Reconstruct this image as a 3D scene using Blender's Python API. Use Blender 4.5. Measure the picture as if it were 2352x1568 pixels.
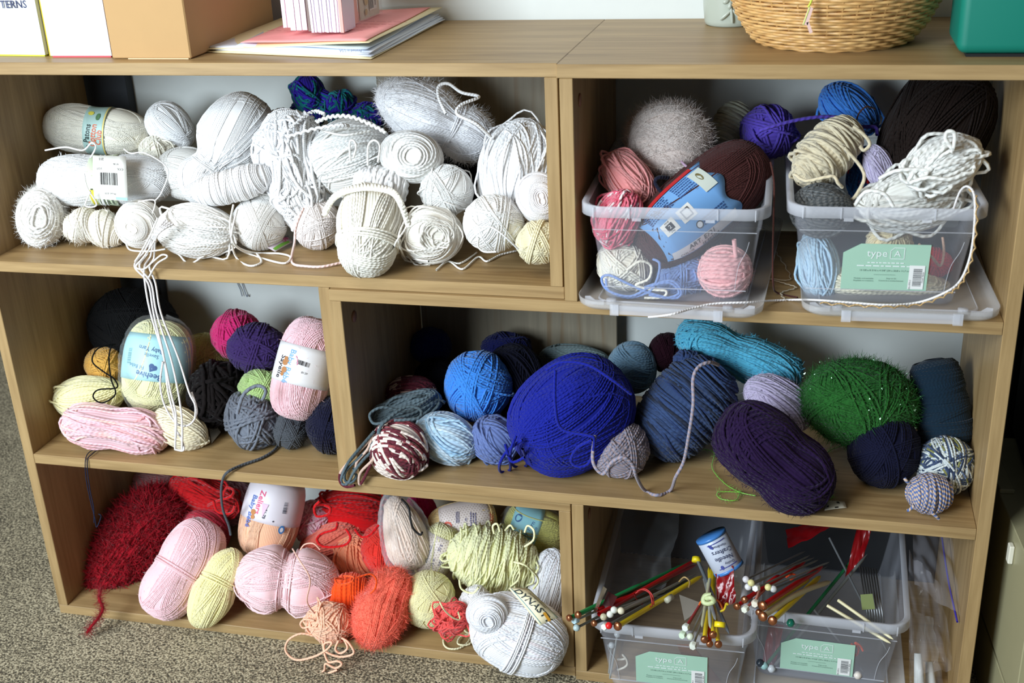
import bpy, math, numpy as np
from mathutils import Vector, Matrix
for o in list(bpy.data.objects): bpy.data.objects.remove(o)
COL = bpy.context.scene.collection
PI = math.pi
# ---------------------------------------------------------------- camera
FPX = 2736.62
RX, RY, RZ = 1.1646192, 0.0419432, 0.2384617
CAM = np.array([0.324838, -1.274912, 1.05568])
cd = bpy.data.cameras.new('camera'); cam = bpy.data.objects.new('camera', cd); COL.objects.link(cam)
cam.location = CAM; cam.rotation_euler = (RX, RY, RZ)
cd.sensor_width = 36; cd.sensor_fit = 'HORIZONTAL'; cd.lens = FPX/2352*36
cd.clip_start = .05; cd.clip_end = 30
cd.dof.use_dof = True; cd.dof.focus_distance = 1.5; cd.dof.aperture_fstop = 4.5*1.6
bpy.context.scene.camera = cam
# ---------------------------------------------------------------- light
w = bpy.data.worlds.new('world'); bpy.context.scene.world = w; w.use_nodes = True
w.node_tree.nodes['Background'].inputs[0].default_value = (.90, .95, 1, 1)
w.node_tree.nodes['Background'].inputs[1].default_value = .085
def area(name, loc, tgt, sx, sy, power, col):
    l = bpy.data.lights.new(name, 'AREA'); l.shape = 'RECTANGLE'; l.size = sx; l.size_y = sy; l.energy = power; l.color = col
    o = bpy.data.objects.new(name, l); COL.objects.link(o); o.location = loc
    o.rotation_euler = (Vector(tgt)-Vector(loc)).to_track_quat('-Z', 'Y').to_euler(); return o
area('window_light', (-1.22, -2.0, 1.32), (-.2, .1, .5), 1.05, 1.2, 102, (.79, .905, 1))
area('overhead_fill', (-.75, -1.1, 2.4), (-.3, 0, .5), 1.2, 1.2, 16, (1, .88, .70))  # warm overhead fill, added in place of light bounced around the room
vs = bpy.context.scene.view_settings
vs.view_transform = 'Standard'; vs.look = 'None'; vs.gamma = 1; vs.use_curve_mapping = False; vs.exposure = 0.0
# ---------------------------------------------------------------- camera calibration: photo pixel + depth -> place in the room
cx_, sx_, cy_, sy_, cz_, sz_ = math.cos(RX), math.sin(RX), math.cos(RY), math.sin(RY), math.cos(RZ), math.sin(RZ)
ROT = np.array([[cz_, -sz_, 0], [sz_, cz_, 0], [0, 0, 1]])@np.array([[cy_, 0, sy_], [0, 1, 0], [-sy_, 0, cy_]])@np.array([[1, 0, 0], [0, cx_, -sx_], [0, sx_, cx_]])
def ray(x, y): return ROT@np.array([(x-1176)/FPX, -(y-784)/FPX, -1.])
def at(x, y, Y): d = ray(x, y); return CAM+d*(Y-CAM[1])/d[1]
def atz(x, y, Z): d = ray(x, y); return CAM+d*(Z-CAM[2])/d[2]
def mpp(p): return float(-((np.asarray(p)-CAM)@ROT)[2])/FPX     # metres per pixel at p
RIGHT, UP, BACK = ROT[:, 0], ROT[:, 1], ROT[:, 2]
UL, UR, ML, MR, BL = .5622, .5472, .2729, .2879, .015
# ---------------------------------------------------------------- materials
def lin(c): return tuple(((v/255)/12.92 if v <= 10.3 else ((v/255+.055)/1.055)**2.4) for v in c)
def L4(c): return (*lin(c), 1)
_m = {}
class NT:
    def __init__(s, name):
        s.m = bpy.data.materials.new(name); s.m.use_nodes = True; s.t = s.m.node_tree; s.n = s.t.nodes; s.b = s.n['Principled BSDF']; s.out = s.n['Material Output']
    def add(s, t, **k):
        n = s.n.new(t)
        for a, v in k.items():
            if a.startswith('i_'):
                key = a[2:]; n.inputs[int(key) if key.isdigit() else key.replace('_', ' ')].default_value = v
            else: setattr(n, a, v)
        return n
    def l(s, a, b): s.t.links.new(a, b)
    def math(s, op, a, b=None):
        n = s.n.new('ShaderNodeMath'); n.operation = op
        for i, v in enumerate((a, b)):
            if v is None: continue
            if hasattr(v, 'links'): s.l(v, n.inputs[i])
            else: n.inputs[i].default_value = v
        return n.outputs[0]
    def mix(s, f, a, b, bt='MIX'):
        n = s.n.new('ShaderNodeMix'); n.data_type = 'RGBA'; n.blend_type = bt
        for i, v in ((0, f), (6, a), (7, b)):
            if hasattr(v, 'links'): s.l(v, n.inputs[i])
            else: n.inputs[i].default_value = v
        return n.outputs[2]
    def bump(s, h, st, dist):
        n = s.add('ShaderNodeBump', i_Strength=st, i_Distance=dist); s.l(h, n.inputs['Height']); s.l(n.outputs[0], s.b.inputs['Normal'])
def flat(name, c, rough=.6, metal=0., alpha=None, spec=None, noise=0):
    key = (name, c, rough, metal, alpha)
    if key in _m: return _m[key]
    t = NT(name); t.b.inputs['Base Color'].default_value = L4(c); t.b.inputs['Roughness'].default_value = rough; t.b.inputs['Metallic'].default_value = metal
    if spec is not None: t.b.inputs['Specular IOR Level'].default_value = spec
    if alpha is not None: t.b.inputs['Alpha'].default_value = alpha
    g = t.add('ShaderNodeTexNoise', i_Scale=40., i_Detail=3.); tc = t.add('ShaderNodeTexCoord'); t.l(tc.outputs['Object'], g.inputs['Vector'])
    c1 = tuple(max(0, v*.94) for v in lin(c))+(1,)
    t.l(t.mix(g.outputs[0], c1, L4(c)), t.b.inputs['Base Color'])
    _m[key] = t.m; return t.m
def wood(name, axis, c1=(132, 105, 67), c2=(180, 151, 106)):
    t = NT(name); tc = t.add('ShaderNodeTexCoord'); sc = [55, 55, 55]; sc[axis] = 3.2
    mp = t.add('ShaderNodeMapping'); mp.inputs['Scale'].default_value = sc; t.l(tc.outputs['Object'], mp.inputs[0])
    n1 = t.add('ShaderNodeTexNoise', i_Scale=1.3, i_Detail=6., i_Roughness=.62, i_Distortion=.5); t.l(mp.outputs[0], n1.inputs[0])
    sc2 = [260, 260, 260]; sc2[axis] = 14
    mp2 = t.add('ShaderNodeMapping'); mp2.inputs['Scale'].default_value = sc2; t.l(tc.outputs['Object'], mp2.inputs[0])
    n2 = t.add('ShaderNodeTexNoise', i_Scale=1.2, i_Detail=3.); t.l(mp2.outputs[0], n2.inputs[0])
    n3 = t.add('ShaderNodeTexNoise', i_Scale=2.4, i_Detail=3.); t.l(tc.outputs['Object'], n3.inputs[0])
    r = t.add('ShaderNodeValToRGB'); r.color_ramp.elements[0].position = .3; r.color_ramp.elements[1].position = .68
    r.color_ramp.elements[0].color = L4(c1); r.color_ramp.elements[1].color = L4(c2)
    s = t.math('ADD', t.math('MULTIPLY', n1.outputs[0], .62), t.math('ADD', t.math('MULTIPLY', n2.outputs[0], .2), t.math('MULTIPLY', n3.outputs[0], .18)))
    t.l(s, r.inputs[0])
    # sparse dark figure marks in the printed oak
    n4 = t.add('ShaderNodeTexNoise', i_Scale=.55, i_Detail=5., i_Distortion=1.4); t.l(mp.outputs[0], n4.inputs[0])
    r4 = t.add('ShaderNodeValToRGB'); r4.color_ramp.elements[0].position = .56; r4.color_ramp.elements[1].position = .68
    t.l(n4.outputs[0], r4.inputs[0])
    col = t.mix(t.math('MULTIPLY', r4.outputs[0], .5), r.outputs[0], L4((120, 92, 58)))
    t.l(col, t.b.inputs['Base Color']); t.b.inputs['Roughness'].default_value = .42; t.b.inputs['Specular IOR Level'].default_value = .35
    t.bump(n2.outputs[0], .12, .0006); return t.m
WX, WZ = wood('oak_laminate_long', 0), wood('oak_laminate_upright', 2)
WG = wood('grey_oak_back', 2, (122, 114, 98), (150, 140, 120))
def yarn_mat(c, c2=None, twist=260., var=None, th=.002, sheen=.25, glit=False):
    key = ('y', c, c2, twist, str(var), round(th, 4), glit)
    if key in _m: return _m[key]
    t = NT('yarn'); uv = t.add('ShaderNodeUVMap'); sp = t.add('ShaderNodeSeparateXYZ'); t.l(uv.outputs[0], sp.inputs[0]); u, v = sp.outputs[0], sp.outputs[1]
    ply = t.math('MULTIPLY_ADD', t.math('SINE', t.math('MULTIPLY', t.math('ADD', t.math('MULTIPLY', u, twist), v), 2*PI)), .5); ply.node.inputs[2].default_value = .5
    base = L4(c)
    if var:
        n = t.add('ShaderNodeTexNoise', i_Scale=1., i_Detail=1.); n.noise_dimensions = '1D'; t.l(t.math('MULTIPLY', u, var[0]), n.inputs['W'])
        r = t.add('ShaderNodeValToRGB'); e = r.color_ramp.elements; cs = var[1]; k = len(cs)
        e[0].position = .3; e[0].color = L4(cs[0]); e[1].position = .3+.4/(k-1)*(k-1); e[1].color = L4(cs[-1])
        for i in range(1, k-1):
            q = e.new(.3+.4*i/(k-1)); q.color = L4(cs[i])
        if len(var) > 2: r.color_ramp.interpolation = 'CONSTANT'
        t.l(n.outputs[0], r.inputs[0]); base = r.outputs[0]
    if c2: base = t.mix(t.math('GREATER_THAN', ply, .5), base, L4(c2))
    dk = t.mix(1., base, (.88, .87, .87, 1), 'MULTIPLY')
    n2 = t.add('ShaderNodeTexNoise', i_Scale=1., i_Detail=2.); n2.noise_dimensions = '1D'; t.l(t.math('MULTIPLY', u, 60.), n2.inputs['W'])
    f = t.math('MULTIPLY_ADD', ply, .5); f.node.inputs[2].default_value = .25; f2 = t.math('ADD', f, t.math('MULTIPLY', n2.outputs[0], .3))
    t.l(t.mix(f2, dk, base), t.b.inputs['Base Color'])
    t.b.inputs['Roughness'].default_value = .85 if not glit else .3
    t.b.inputs['Sheen Weight'].default_value = sheen if max(c) > 180 else sheen*.4
    if not glit and min(c) > 120: t.b.inputs['Subsurface Weight'].default_value = .35; t.b.inputs['Subsurface Scale'].default_value = .0022; t.b.inputs['Subsurface Radius'].default_value = (1, 1, 1)
    t.b.inputs['Specular IOR Level'].default_value = .15 if not glit else .8
    t.bump(ply, .5 if th > .0022 else .4, th*.3)
    _m[key] = t.m; return t.m
def plastic(name, tint, op, rough=.25, edge=0.):
    key = ('p', name)
    if key in _m: return _m[key]
    t = NT(name); t.b.inputs['Base Color'].default_value = L4(tint); t.b.inputs['Roughness'].default_value = rough
    tr = t.add('ShaderNodeBsdfTransparent'); mx = t.add('ShaderNodeMixShader'); lw = t.add('ShaderNodeLayerWeight', i_Blend=.35)
    f = t.math('MULTIPLY_ADD', lw.outputs['Facing'], edge); f.node.inputs[2].default_value = op
    f.node.use_clamp = True
    t.l(f, mx.inputs[0]); t.l(tr.outputs[0], mx.inputs[1]); t.l(t.b.outputs[0], mx.inputs[2]); t.l(mx.outputs[0], t.out.inputs['Surface'])
    _m[key] = t.m; return t.m
# ---------------------------------------------------------------- mesh helpers
def link(name, me, mat, parent=None, smooth=False):
    o = bpy.data.objects.new(name, me); COL.objects.link(o)
    if mat is not None: me.materials.append(mat)
    if parent is not None: attach(o, parent)
    return o
def wl(o):
    v = o.location.copy()
    while o.parent: o = o.parent; v += o.location
    return v
def attach(o, parent):          # nothing is rotated or scaled at object level, so places simply add up
    p = wl(o); o.parent = parent; o.location = p-wl(parent); return o
def tag(o, label, cat, group=None, kind=None):
    if label: o['label'] = label
    if cat: o['category'] = cat
    if group: o['group'] = group
    if kind: o['kind'] = kind
    return o
def thing(name, loc, label, cat, group=None):
    o = bpy.data.objects.new(name, None); COL.objects.link(o); o.location = Vector([float(v) for v in loc]); o.empty_display_size = .02
    return tag(o, label, cat, group)
def npmesh(name, V, Q, UV=None, smooth=True):
    me = bpy.data.meshes.new(name); V = np.asarray(V, np.float32); Q = np.asarray(Q, np.int32); k = Q.shape[1]
    me.vertices.add(len(V)); me.vertices.foreach_set('co', V.ravel())
    me.loops.add(Q.size); me.loops.foreach_set('vertex_index', Q.ravel())
    me.polygons.add(len(Q)); me.polygons.foreach_set('loop_start', np.arange(0, Q.size, k, dtype=np.int32))
    me.polygons.foreach_set('use_smooth', np.full(len(Q), smooth))
    if UV is not None:
        l = me.uv_layers.new(name='UVMap'); l.data.foreach_set('uv', np.asarray(UV, np.float32).ravel())
    me.update(calc_edges=True); me.validate(); return me
def recenter(o, loc):
    o.data.transform(Matrix.Translation(-Vector(loc))); o.location = loc
def box(name, x0, x1, y0, y1, z0, z1, mat, parent=None, bev=.0008, rot=None):
    import bmesh
    bm = bmesh.new(); bmesh.ops.create_cube(bm, size=1)
    c = Vector(((x0+x1)/2, (y0+y1)/2, (z0+z1)/2))
    bmesh.ops.scale(bm, vec=(x1-x0, y1-y0, z1-z0), verts=bm.verts)
    if bev: bmesh.ops.bevel(bm, geom=bm.edges[:], offset=bev, segments=1, affect='EDGES')
    if rot is not None: bmesh.ops.transform(bm, matrix=rot.to_4x4(), verts=bm.verts)
    me = bpy.data.meshes.new(name); bm.to_mesh(me); bm.free()
    o = link(name, me, mat, None); o.location = c
    if parent is not None: attach(o, parent)
    return o
def catmull(P, n=6, closed=False):
    P = np.asarray(P, float); N = len(P)
    if closed: idx = lambda i: P[i % N]; segs = N
    else: idx = lambda i: P[min(max(i, 0), N-1)]; segs = N-1
    out = []
    for i in range(segs):
        p0, p1, p2, p3 = idx(i-1), idx(i), idx(i+1), idx(i+2)
        for j in range(n):
            t = j/n; out.append(.5*((2*p1)+(-p0+p2)*t+(2*p0-5*p1+4*p2-p3)*t*t+(-p0+3*p1-3*p2+p3)*t**3))
    if not closed: out.append(P[-1])
    return np.array(out)
def tubes(P, N, rad, K=4, closed=True, rng=None, taper=False):
    """P (S,M,3) points, N (S,M,3) rough normals -> V,Q,UV"""
    S, M, _ = P.shape
    T = (np.roll(P, -1, 1)-np.roll(P, 1, 1)) if closed else np.gradient(P, axis=1)
    T /= np.linalg.norm(T, axis=-1, keepdims=True)+1e-12
    B = np.cross(T, N); B /= np.linalg.norm(B, axis=-1, keepdims=True)+1e-12; N2 = np.cross(B, T)
    a = np.arange(K)*2*PI/K+PI/4
    r = np.broadcast_to(np.asarray(rad, float).reshape(-1, 1) if np.ndim(rad) == 1 else rad, (S, M)) if np.ndim(rad) < 2 else rad
    r = r[:, :, None, None]
    V = P[:, :, None, :]+r*(np.cos(a)[None, None, :, None]*N2[:, :, None, :]+np.sin(a)[None, None, :, None]*B[:, :, None, :])
    Mi = M if closed else M-1
    s, m, k = np.meshgrid(np.arange(S), np.arange(Mi), np.arange(K), indexing='ij')
    m2, k2 = (m+1) % M, (k+1) % K; f = lambda mm, kk: (s*M+mm)*K+kk
    Q = np.stack([f(m, k), f(m, k2), f(m2, k2), f(m2, k)], -1).reshape(-1, 4)
    seg = np.linalg.norm(np.roll(P, -1, 1)-P, axis=-1); u = np.concatenate([np.zeros((S, 1)), np.cumsum(seg, 1)], 1)
    if rng is not None: u = u+rng.random((S, 1))*40
    u0 = u[s, m]; u1 = u[s, m+1]; v0 = k/K; v1 = (k+1)/K
    UV = np.stack([np.stack([u0, v0], -1), np.stack([u0, v1], -1), np.stack([u1, v1], -1), np.stack([u1, v0], -1)], -2).reshape(-1, 2)
    return V.reshape(-1, 3), Q, UV
def merge(parts):
    off = 0; Vs, Qs, Us = [], [], []
    for V, Q, U in parts: Vs.append(V); Qs.append(Q+off); Us.append(U); off += len(V)
    return np.concatenate(Vs), np.concatenate(Qs), np.concatenate(Us)
def strand(name, pts, dia, mat, parent=None, n=6, K=6, closed=False, org=None):
    P = catmull(pts, n, closed)[None]; Nn = np.broadcast_to(BACK, P.shape)+.001
    V, Q, UV = tubes(P, Nn, dia/2, K, closed)
    me = npmesh(name, V, Q, UV); o = link(name, me, mat)
    loc = Vector([float(x) for x in (org if org is not None else P[0, 0])]); recenter(o, loc)
    if parent is not None: attach(o, parent)
    return o
def strands(name, lst, dia, mat, parent=None, n=6, K=5):
    if parent is not None:      # every loose piece is a part of its own
        nm = {'loose_loops': 'loose_loop', 'loose_ends': 'loose_end', 'hanging_strands': 'hanging_strand', 'hanging_loops': 'hanging_loop', 'draped_loops': 'draped_loop', 'burgundy_loops': 'draped_loop'}.get(name, name)
        return [strand(nm, pts, dia, mat, parent, n, K) for pts in lst][0]
    parts = []
    for pts in lst:
        P = catmull(pts, n)[None]; parts.append(tubes(P, np.broadcast_to(BACK, P.shape)+.001, dia/2, K, False))
    V, Q, UV = merge(parts); me = npmesh(name, V, Q, UV); o = link(name, me, mat); loc = Vector([float(x) for x in V.mean(0)]); recenter(o, loc)
    if parent is not None: attach(o, parent)
    return o
# ---------------------------------------------------------------- yarn
class Form:            # a rounded wound form with its own frame (ex along, ez towards the viewer)
    def __init__(s, cx, cy, a, b, ang, D, shelf, tilt=0., depth=1., n=2., pinch=0., pw=.3, pt=0., bend=0., taper=0., lump=0., seed=0, ymax=.302):
        th = math.radians(ang); tl = math.radians(tilt)
        d = RIGHT*math.cos(th)-UP*math.sin(th); s.ex = d*math.cos(tl)-BACK*math.sin(tl); s.ex /= np.linalg.norm(s.ex)
        z = BACK-s.ex*(BACK@s.ex); s.ez = z/np.linalg.norm(z); s.ey = np.cross(s.ez, s.ex)
        s.rng = np.random.default_rng(seed)
        s.n, s.pinch, s.pw, s.pt, s.bend, s.taper, s.lump = n, pinch, pw, pt, bend, taper, lump
        s.ph = s.rng.random(12)*6.28
        def solve(Y):
            c = at(cx, cy, Y); m = mpp(c); B_ = b*m; A_ = math.sqrt(max((a*m)**2-(B_*math.sin(tl))**2, (B_*.5)**2))/max(math.cos(tl), .3); C_ = B_*depth
            low = c[2]-math.sqrt((A_*s.ex[2])**2+(B_*s.ey[2])**2+(C_*s.ez[2])**2)*(1 if n < 2.5 else 1.04)
            yb = c[1]+math.sqrt((A_*s.ex[1])**2+(B_*s.ey[1])**2+(C_*s.ez[1])**2)
            return c, A_, B_, C_, low, yb
        if D is None or D == 'b':
            lo, hi = -.2, .35
            for _ in range(40):
                mid = (lo+hi)/2; c, A_, B_, C_, low, yb = solve(mid)
                if low > shelf: lo = mid
                else: hi = mid
            D = (lo+hi)/2
        c, A_, B_, C_, low, yb = solve(D)
        while yb > ymax and D > -.1: D -= .004; c, A_, B_, C_, low, yb = solve(D)
        s.c, s.a, s.b, s.d, s.Y, s.low = c, A_, B_, C_, D, low
        s.R = min(A_, B_)
    def local(s, U):
        t = np.clip(U[..., 0], -1, 1); q = np.sqrt(np.maximum(1-t*t, 1e-6)); g = np.maximum(1-np.abs(t)**s.n, 0)**(1/s.n)
        k = g/q*(1-s.pinch*np.exp(-((t-s.pt)/s.pw)**2))*(1+s.taper*t)
        if s.lump:
            p = s.ph
            k = k*(1+s.lump*(np.sin(3*U[..., 0]+4*U[..., 1]+p[0])+np.sin(5*U[..., 2]-3*U[..., 0]+p[1])+.6*np.sin(7*U[..., 1]+4*U[..., 2]+p[2])))
        x = s.a*t; y = s.b*U[..., 1]*k+s.bend*s.b*(t*t); z = s.d*U[..., 2]*k
        return x, y, z
    def world(s, U, off=0.):
        x, y, z = s.local(U)
        N = U/np.array([s.a, s.b, s.d])*s.R; N = N/(np.linalg.norm(N, axis=-1, keepdims=True)+1e-9)
        NW = N[..., 0:1]*s.ex+N[..., 1:2]*s.ey+N[..., 2:3]*s.ez
        P = s.c+x[..., None]*s.ex+y[..., None]*s.ey+z[..., None]*s.ez
        return P+NW*(off[..., None] if np.ndim(off) else off), NW
    def front(s, x, y, lift=.0006):      # point on the viewer's side; x along ex, y along ey in metres of surface
        t = np.clip(x/s.a, -.97, .97); phi = PI/2-np.asarray(y)/s.b; q = np.sqrt(1-t*t)
        return s.world(np.stack([t+0*phi, q*np.cos(phi), q*np.sin(phi)], -1), lift)[0]
NTRI = [0]
def wound(F, st='ball', th=.002, S=None, messy=.0, loopn=0, loopl=.25, belt=0, fuzz=0, flen=.006, fw=.0004, lay=1.0, nb=None, K=4, core=.97):
    rng = F.rng; R = F.R; te = max(th, R*.034); S = int(S or np.clip(5.6*R/te, 50, 168)); M = 42 if loopn > 7 else 28 if F.a/F.b < 1.6 else 36
    nb = nb or (14 if st in ('ball', 'skein') else 10); m = max(3, S//nb); parts = []
    dh = te*.86/R; Pall, Nall = [], []
    for k in range(nb):
        if st == 'ball': zf = 1-(k+.5)/nb; af = k*2.39996; qf = math.sqrt(1-zf*zf); n0 = np.array([qf*math.cos(af), qf*math.sin(af), zf])+rng.normal(size=3)*.12
        elif st == 'skein': tau = rng.uniform(-.42, .42); psi = rng.uniform(0, 2*PI); n0 = np.array([math.sin(tau), math.cos(tau)*math.cos(psi), math.cos(tau)*math.sin(psi)])
        elif st == 'hank': tau = rng.normal()*.13; psi = rng.uniform(0, 2*PI); n0 = np.array([math.sin(tau), math.cos(psi), math.sin(psi)])
        elif st == 'ring': n0 = np.array([1, rng.normal()*.2, rng.normal()*.2])
        elif st == 'spool': n0 = np.array([1, rng.normal()*.05, rng.normal()*.05])
        elif st == 'whorl': n0 = np.array([rng.normal()*.22, -.1+rng.normal()*.22, 1])
        else: n0 = rng.normal(size=3)
        n0 /= np.linalg.norm(n0); e1 = np.cross(n0, [.3, .5, .81]); e1 /= np.linalg.norm(e1); e2 = np.cross(n0, e1)
        if st in ('ring', 'spool', 'whorl'): ex_ = .992 if st == 'whorl' else .96; hs = np.linspace(-ex_, ex_, nb+1)[k]+(np.arange(m)+.5)*(2*ex_/nb/m)+rng.normal()*.012
        else: hs = rng.uniform(-.55, .55)*(.75 if st == 'ball' else 1)+(np.arange(m)-(m-1)/2)*dh
        hs = np.clip(hs, -.994, .994)[:, None]; th_ = np.linspace(0, 2*PI, M, endpoint=False)[None]+rng.random()*6
        if messy:
            hs = hs+messy*(np.sin(2*th_+rng.random((m, 1))*6)*.5+np.sin(3*th_+rng.random((m, 1))*6)*.35+np.sin(5*th_+rng.random((m, 1))*6)*.2); hs = np.clip(hs, -.985, .985)
        else: hs = hs+.012*np.sin(2*th_+rng.random()*6)
        q = np.sqrt(1-hs**2)
        U = hs[..., None]*n0+(q*np.cos(th_))[..., None]*e1+(q*np.sin(th_))[..., None]*e2
        off = te*(-.35+lay*.75*k/nb+.13*rng.normal(size=(m, 1)))+0*th_
        if messy: off = off+te*messy*2*np.sin(4*th_+rng.random((m, 1))*6)
        if loopn:
            for i in range(m):
                if rng.random() < loopn/S*1.2:
                    t0 = rng.random()*2*PI; dd = (th_[0]-t0+PI) % (2*PI)-PI; off[i] = off[i]+R*loopl*rng.uniform(.4, 1.1)*np.exp(-(dd/.3)**2)
        P, N = F.world(U, off); Pall.append(P); Nall.append(N)
    parts.append(tubes(np.concatenate(Pall), np.concatenate(Nall), te*.53, K, True, rng))
    if belt:
        hs = F.pt+(np.arange(belt)-(belt-1)/2)*te/F.a*1.0; th_ = np.linspace(0, 2*PI, M, endpoint=False)[None]
        h = np.clip(hs[:, None]+.02*np.sin(th_+rng.random((belt, 1))*6)+.05*np.sin(th_), -.9, .9); q = np.sqrt(1-h*h)
        U = np.stack([h, q*np.cos(th_), q*np.sin(th_)], -1); P, N = F.world(U, te*1.0); parts.append(tubes(P, N, te*.55, K, True, rng))
    # core under the strands
    a_, b_ = np.meshgrid(np.linspace(-.999, .999, 18), np.linspace(0, 2*PI, 24, endpoint=False), indexing='ij'); q = np.sqrt(1-a_*a_)
    U = np.stack([a_, q*np.cos(b_), q*np.sin(b_)], -1); P, N = F.world(U, -te*.12); V = P.reshape(-1, 3)
    i, j = np.meshgrid(np.arange(17), np.arange(24), indexing='ij'); j2 = (j+1) % 24
    Q = np.stack([i*24+j, (i+1)*24+j, (i+1)*24+j2, i*24+j2], -1).reshape(-1, 4)
    ns = round(2*PI*R/te*.8); uvc = lambda ii, jj: np.stack([ii*.0004, jj/24*ns], -1); uu = np.stack([uvc(i, j), uvc(i+1, j), uvc(i+1, j+1), uvc(i, j+1)], -2).reshape(-1, 2); parts.append((V, Q, uu))
    if fuzz:
        U = rng.normal(size=(fuzz, 3)); U /= np.linalg.norm(U, axis=1, keepdims=True); P, N = F.world(U, te*.4)
        d = N*rng.uniform(.25, 1, (fuzz, 1))+rng.normal(size=(fuzz, 3))*.75; d /= np.linalg.norm(d, axis=1, keepdims=True)
        sd = np.cross(d, rng.normal(size=(fuzz, 3))); sd /= np.linalg.norm(sd, axis=1, keepdims=True); ln = flen*rng.uniform(.4, 1.2, (fuzz, 1)); cv = rng.normal(size=(fuzz, 3))*.45
        pts = [P, P+d*ln*.5+cv*ln*.22, P+d*ln+cv*ln*.75]; ws = [fw, fw*.8, fw*.2]
        V = np.stack([pts[0]-sd*ws[0], pts[0]+sd*ws[0], pts[1]-sd*ws[1], pts[1]+sd*ws[1], pts[2]-sd*ws[2], pts[2]+sd*ws[2]], 1).reshape(-1, 3)
        b0 = np.arange(fuzz)*6; Q = np.concatenate([np.stack([b0, b0+1, b0+3, b0+2], -1), np.stack([b0+2, b0+3, b0+5, b0+4], -1)]); uvv = np.repeat(rng.random((len(Q), 2))*[40, 1], 4, 0)
        parts.append((V, Q, uvv))
    V, Q, UV = merge(parts); NTRI[0] += 2*len(Q); return V, Q, UV
def seedof(*a): return (int(abs(sum((i+1)*37.7*v for i, v in enumerate(a))))*7919+11) % 99991
def base_pt(F): return Vector((float(F.c[0]), float(F.c[1]), float(F.low)))
def Y(name, label, cx, cy, a, b, ang=0, D=None, shelf=UL, col=(235, 235, 235), st='ball', th=.002, mat=None, cat='yarn', parts=False, group=None, form=None, mk=None, **k):
    fk = {q: k.pop(q) for q in ('tilt', 'depth', 'n', 'pinch', 'pw', 'pt', 'bend', 'taper', 'lump', 'ymax') if q in k}
    F = Form(cx, cy, a, b, ang, D, shelf, seed=seedof(cx, cy, a), **fk)
    mk = mk or {}
    mat = mat or yarn_mat(col, th=th, twist=mk.pop('twist', .55/max(th, .0015)), **mk)
    V, Q, UV = wound(F, st, th, **k)
    F.base = base_pt(F)
    if parts:
        root = thing(name, F.base, label, cat, group); me = npmesh('wound_yarn', V, Q, UV); o = link('wound_yarn', me, mat); recenter(o, F.base); attach(o, root)
        F.root, F.mat = root, mat; return F
    me = npmesh(name, V, Q, UV); o = link(name, me, mat); recenter(o, F.base); tag(o, label, cat, group); F.root = o; F.mat = mat; return F
# ---------------------------------------------------------------- printed bands and lettering
_txt = {}
def text2d(s, size, bold=0.):
    key = (s, bold)
    if key not in _txt:
        c = bpy.data.curves.new('t', 'FONT'); c.body = s; c.size = 1; c.align_x = 'CENTER'; c.align_y = 'CENTER'; c.resolution_u = 2; c.offset = bold
        o = bpy.data.objects.new('t', c); COL.objects.link(o); bpy.context.view_layer.update()
        me = bpy.data.meshes.new_from_object(o.evaluated_get(bpy.context.evaluated_depsgraph_get()))
        _txt[key] = (np.array([v.co[:2] for v in me.vertices]), [tuple(p.vertices) for p in me.polygons]); bpy.data.objects.remove(o); bpy.data.curves.remove(c); bpy.data.meshes.remove(me)
    v, f = _txt[key]; return v*size, f
def bars2d(w_, h_, n, rng, vertical=True):          # barcode bars
    V, F_ = [], []; x = -w_/2
    while x < w_/2:
        b = rng.choice([.35, .6, 1.])*w_/n; i = len(V); V += [(x, -h_/2), (x+b, -h_/2), (x+b, h_/2), (x, h_/2)]; F_.append((i, i+1, i+2, i+3)); x += b+rng.choice([.4, .7, 1.])*w_/n
    return np.array(V), F_
def lines2d(w_, h_, n, rng, fill=.5):               # rows of print too small to read
    V, F_ = [], []
    for r in range(n):
        y = h_/2-(r+.5)*h_/n; x = -w_/2
        while x < w_/2*.9:
            b = min(rng.uniform(.04, .13)*w_, w_/2-x); i = len(V); t = h_/n*fill/2; V += [(x, y-t), (x+b, y-t), (x+b, y+t), (x, y+t)]; F_.append((i, i+1, i+2, i+3)); x += b+.025*w_
    return np.array(V), F_
def poly2d(pts): return np.array(pts, float), [tuple(range(len(pts)))]
def rect2d(w_, h_):
    nx, ny = max(1, round(w_/.004)), max(1, round(h_/.004)); V = [(-w_/2+w_*i/nx, -h_/2+h_*j/ny) for j in range(ny+1) for i in range(nx+1)]
    return np.array(V), [(j*(nx+1)+i, j*(nx+1)+i+1, (j+1)*(nx+1)+i+1, (j+1)*(nx+1)+i) for j in range(ny) for i in range(nx)]
def disc2d(r, r2=None, n=20): return poly2d([(r*math.cos(i*2*PI/n), (r2 or r)*math.sin(i*2*PI/n)) for i in range(n)])
def place2d(g, x=0, y=0, rot=0):
    v, f = g; c, s_ = math.cos(math.radians(rot)), math.sin(math.radians(rot)); return np.stack([v[:, 0]*c-v[:, 1]*s_+x, v[:, 0]*s_+v[:, 1]*c+y], -1), f
def pymesh(name, V, F_, mat, parent, kind=None):
    me = bpy.data.meshes.new(name); me.from_pydata([tuple(map(float, v)) for v in V], [], F_); me.update(); o = link(name, me, mat)
    loc = Vector([float(x) for x in np.asarray(V).mean(0)]); recenter(o, loc)
    if parent is not None: attach(o, parent)
    if kind: o['kind'] = kind
    return o
def joined(gs):
    V, Fs, o = [], [], 0
    for v, f in gs: V.append(v); Fs += [tuple(i+o for i in t) for t in f]; o += len(v)
    return np.concatenate(V), Fs
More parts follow.
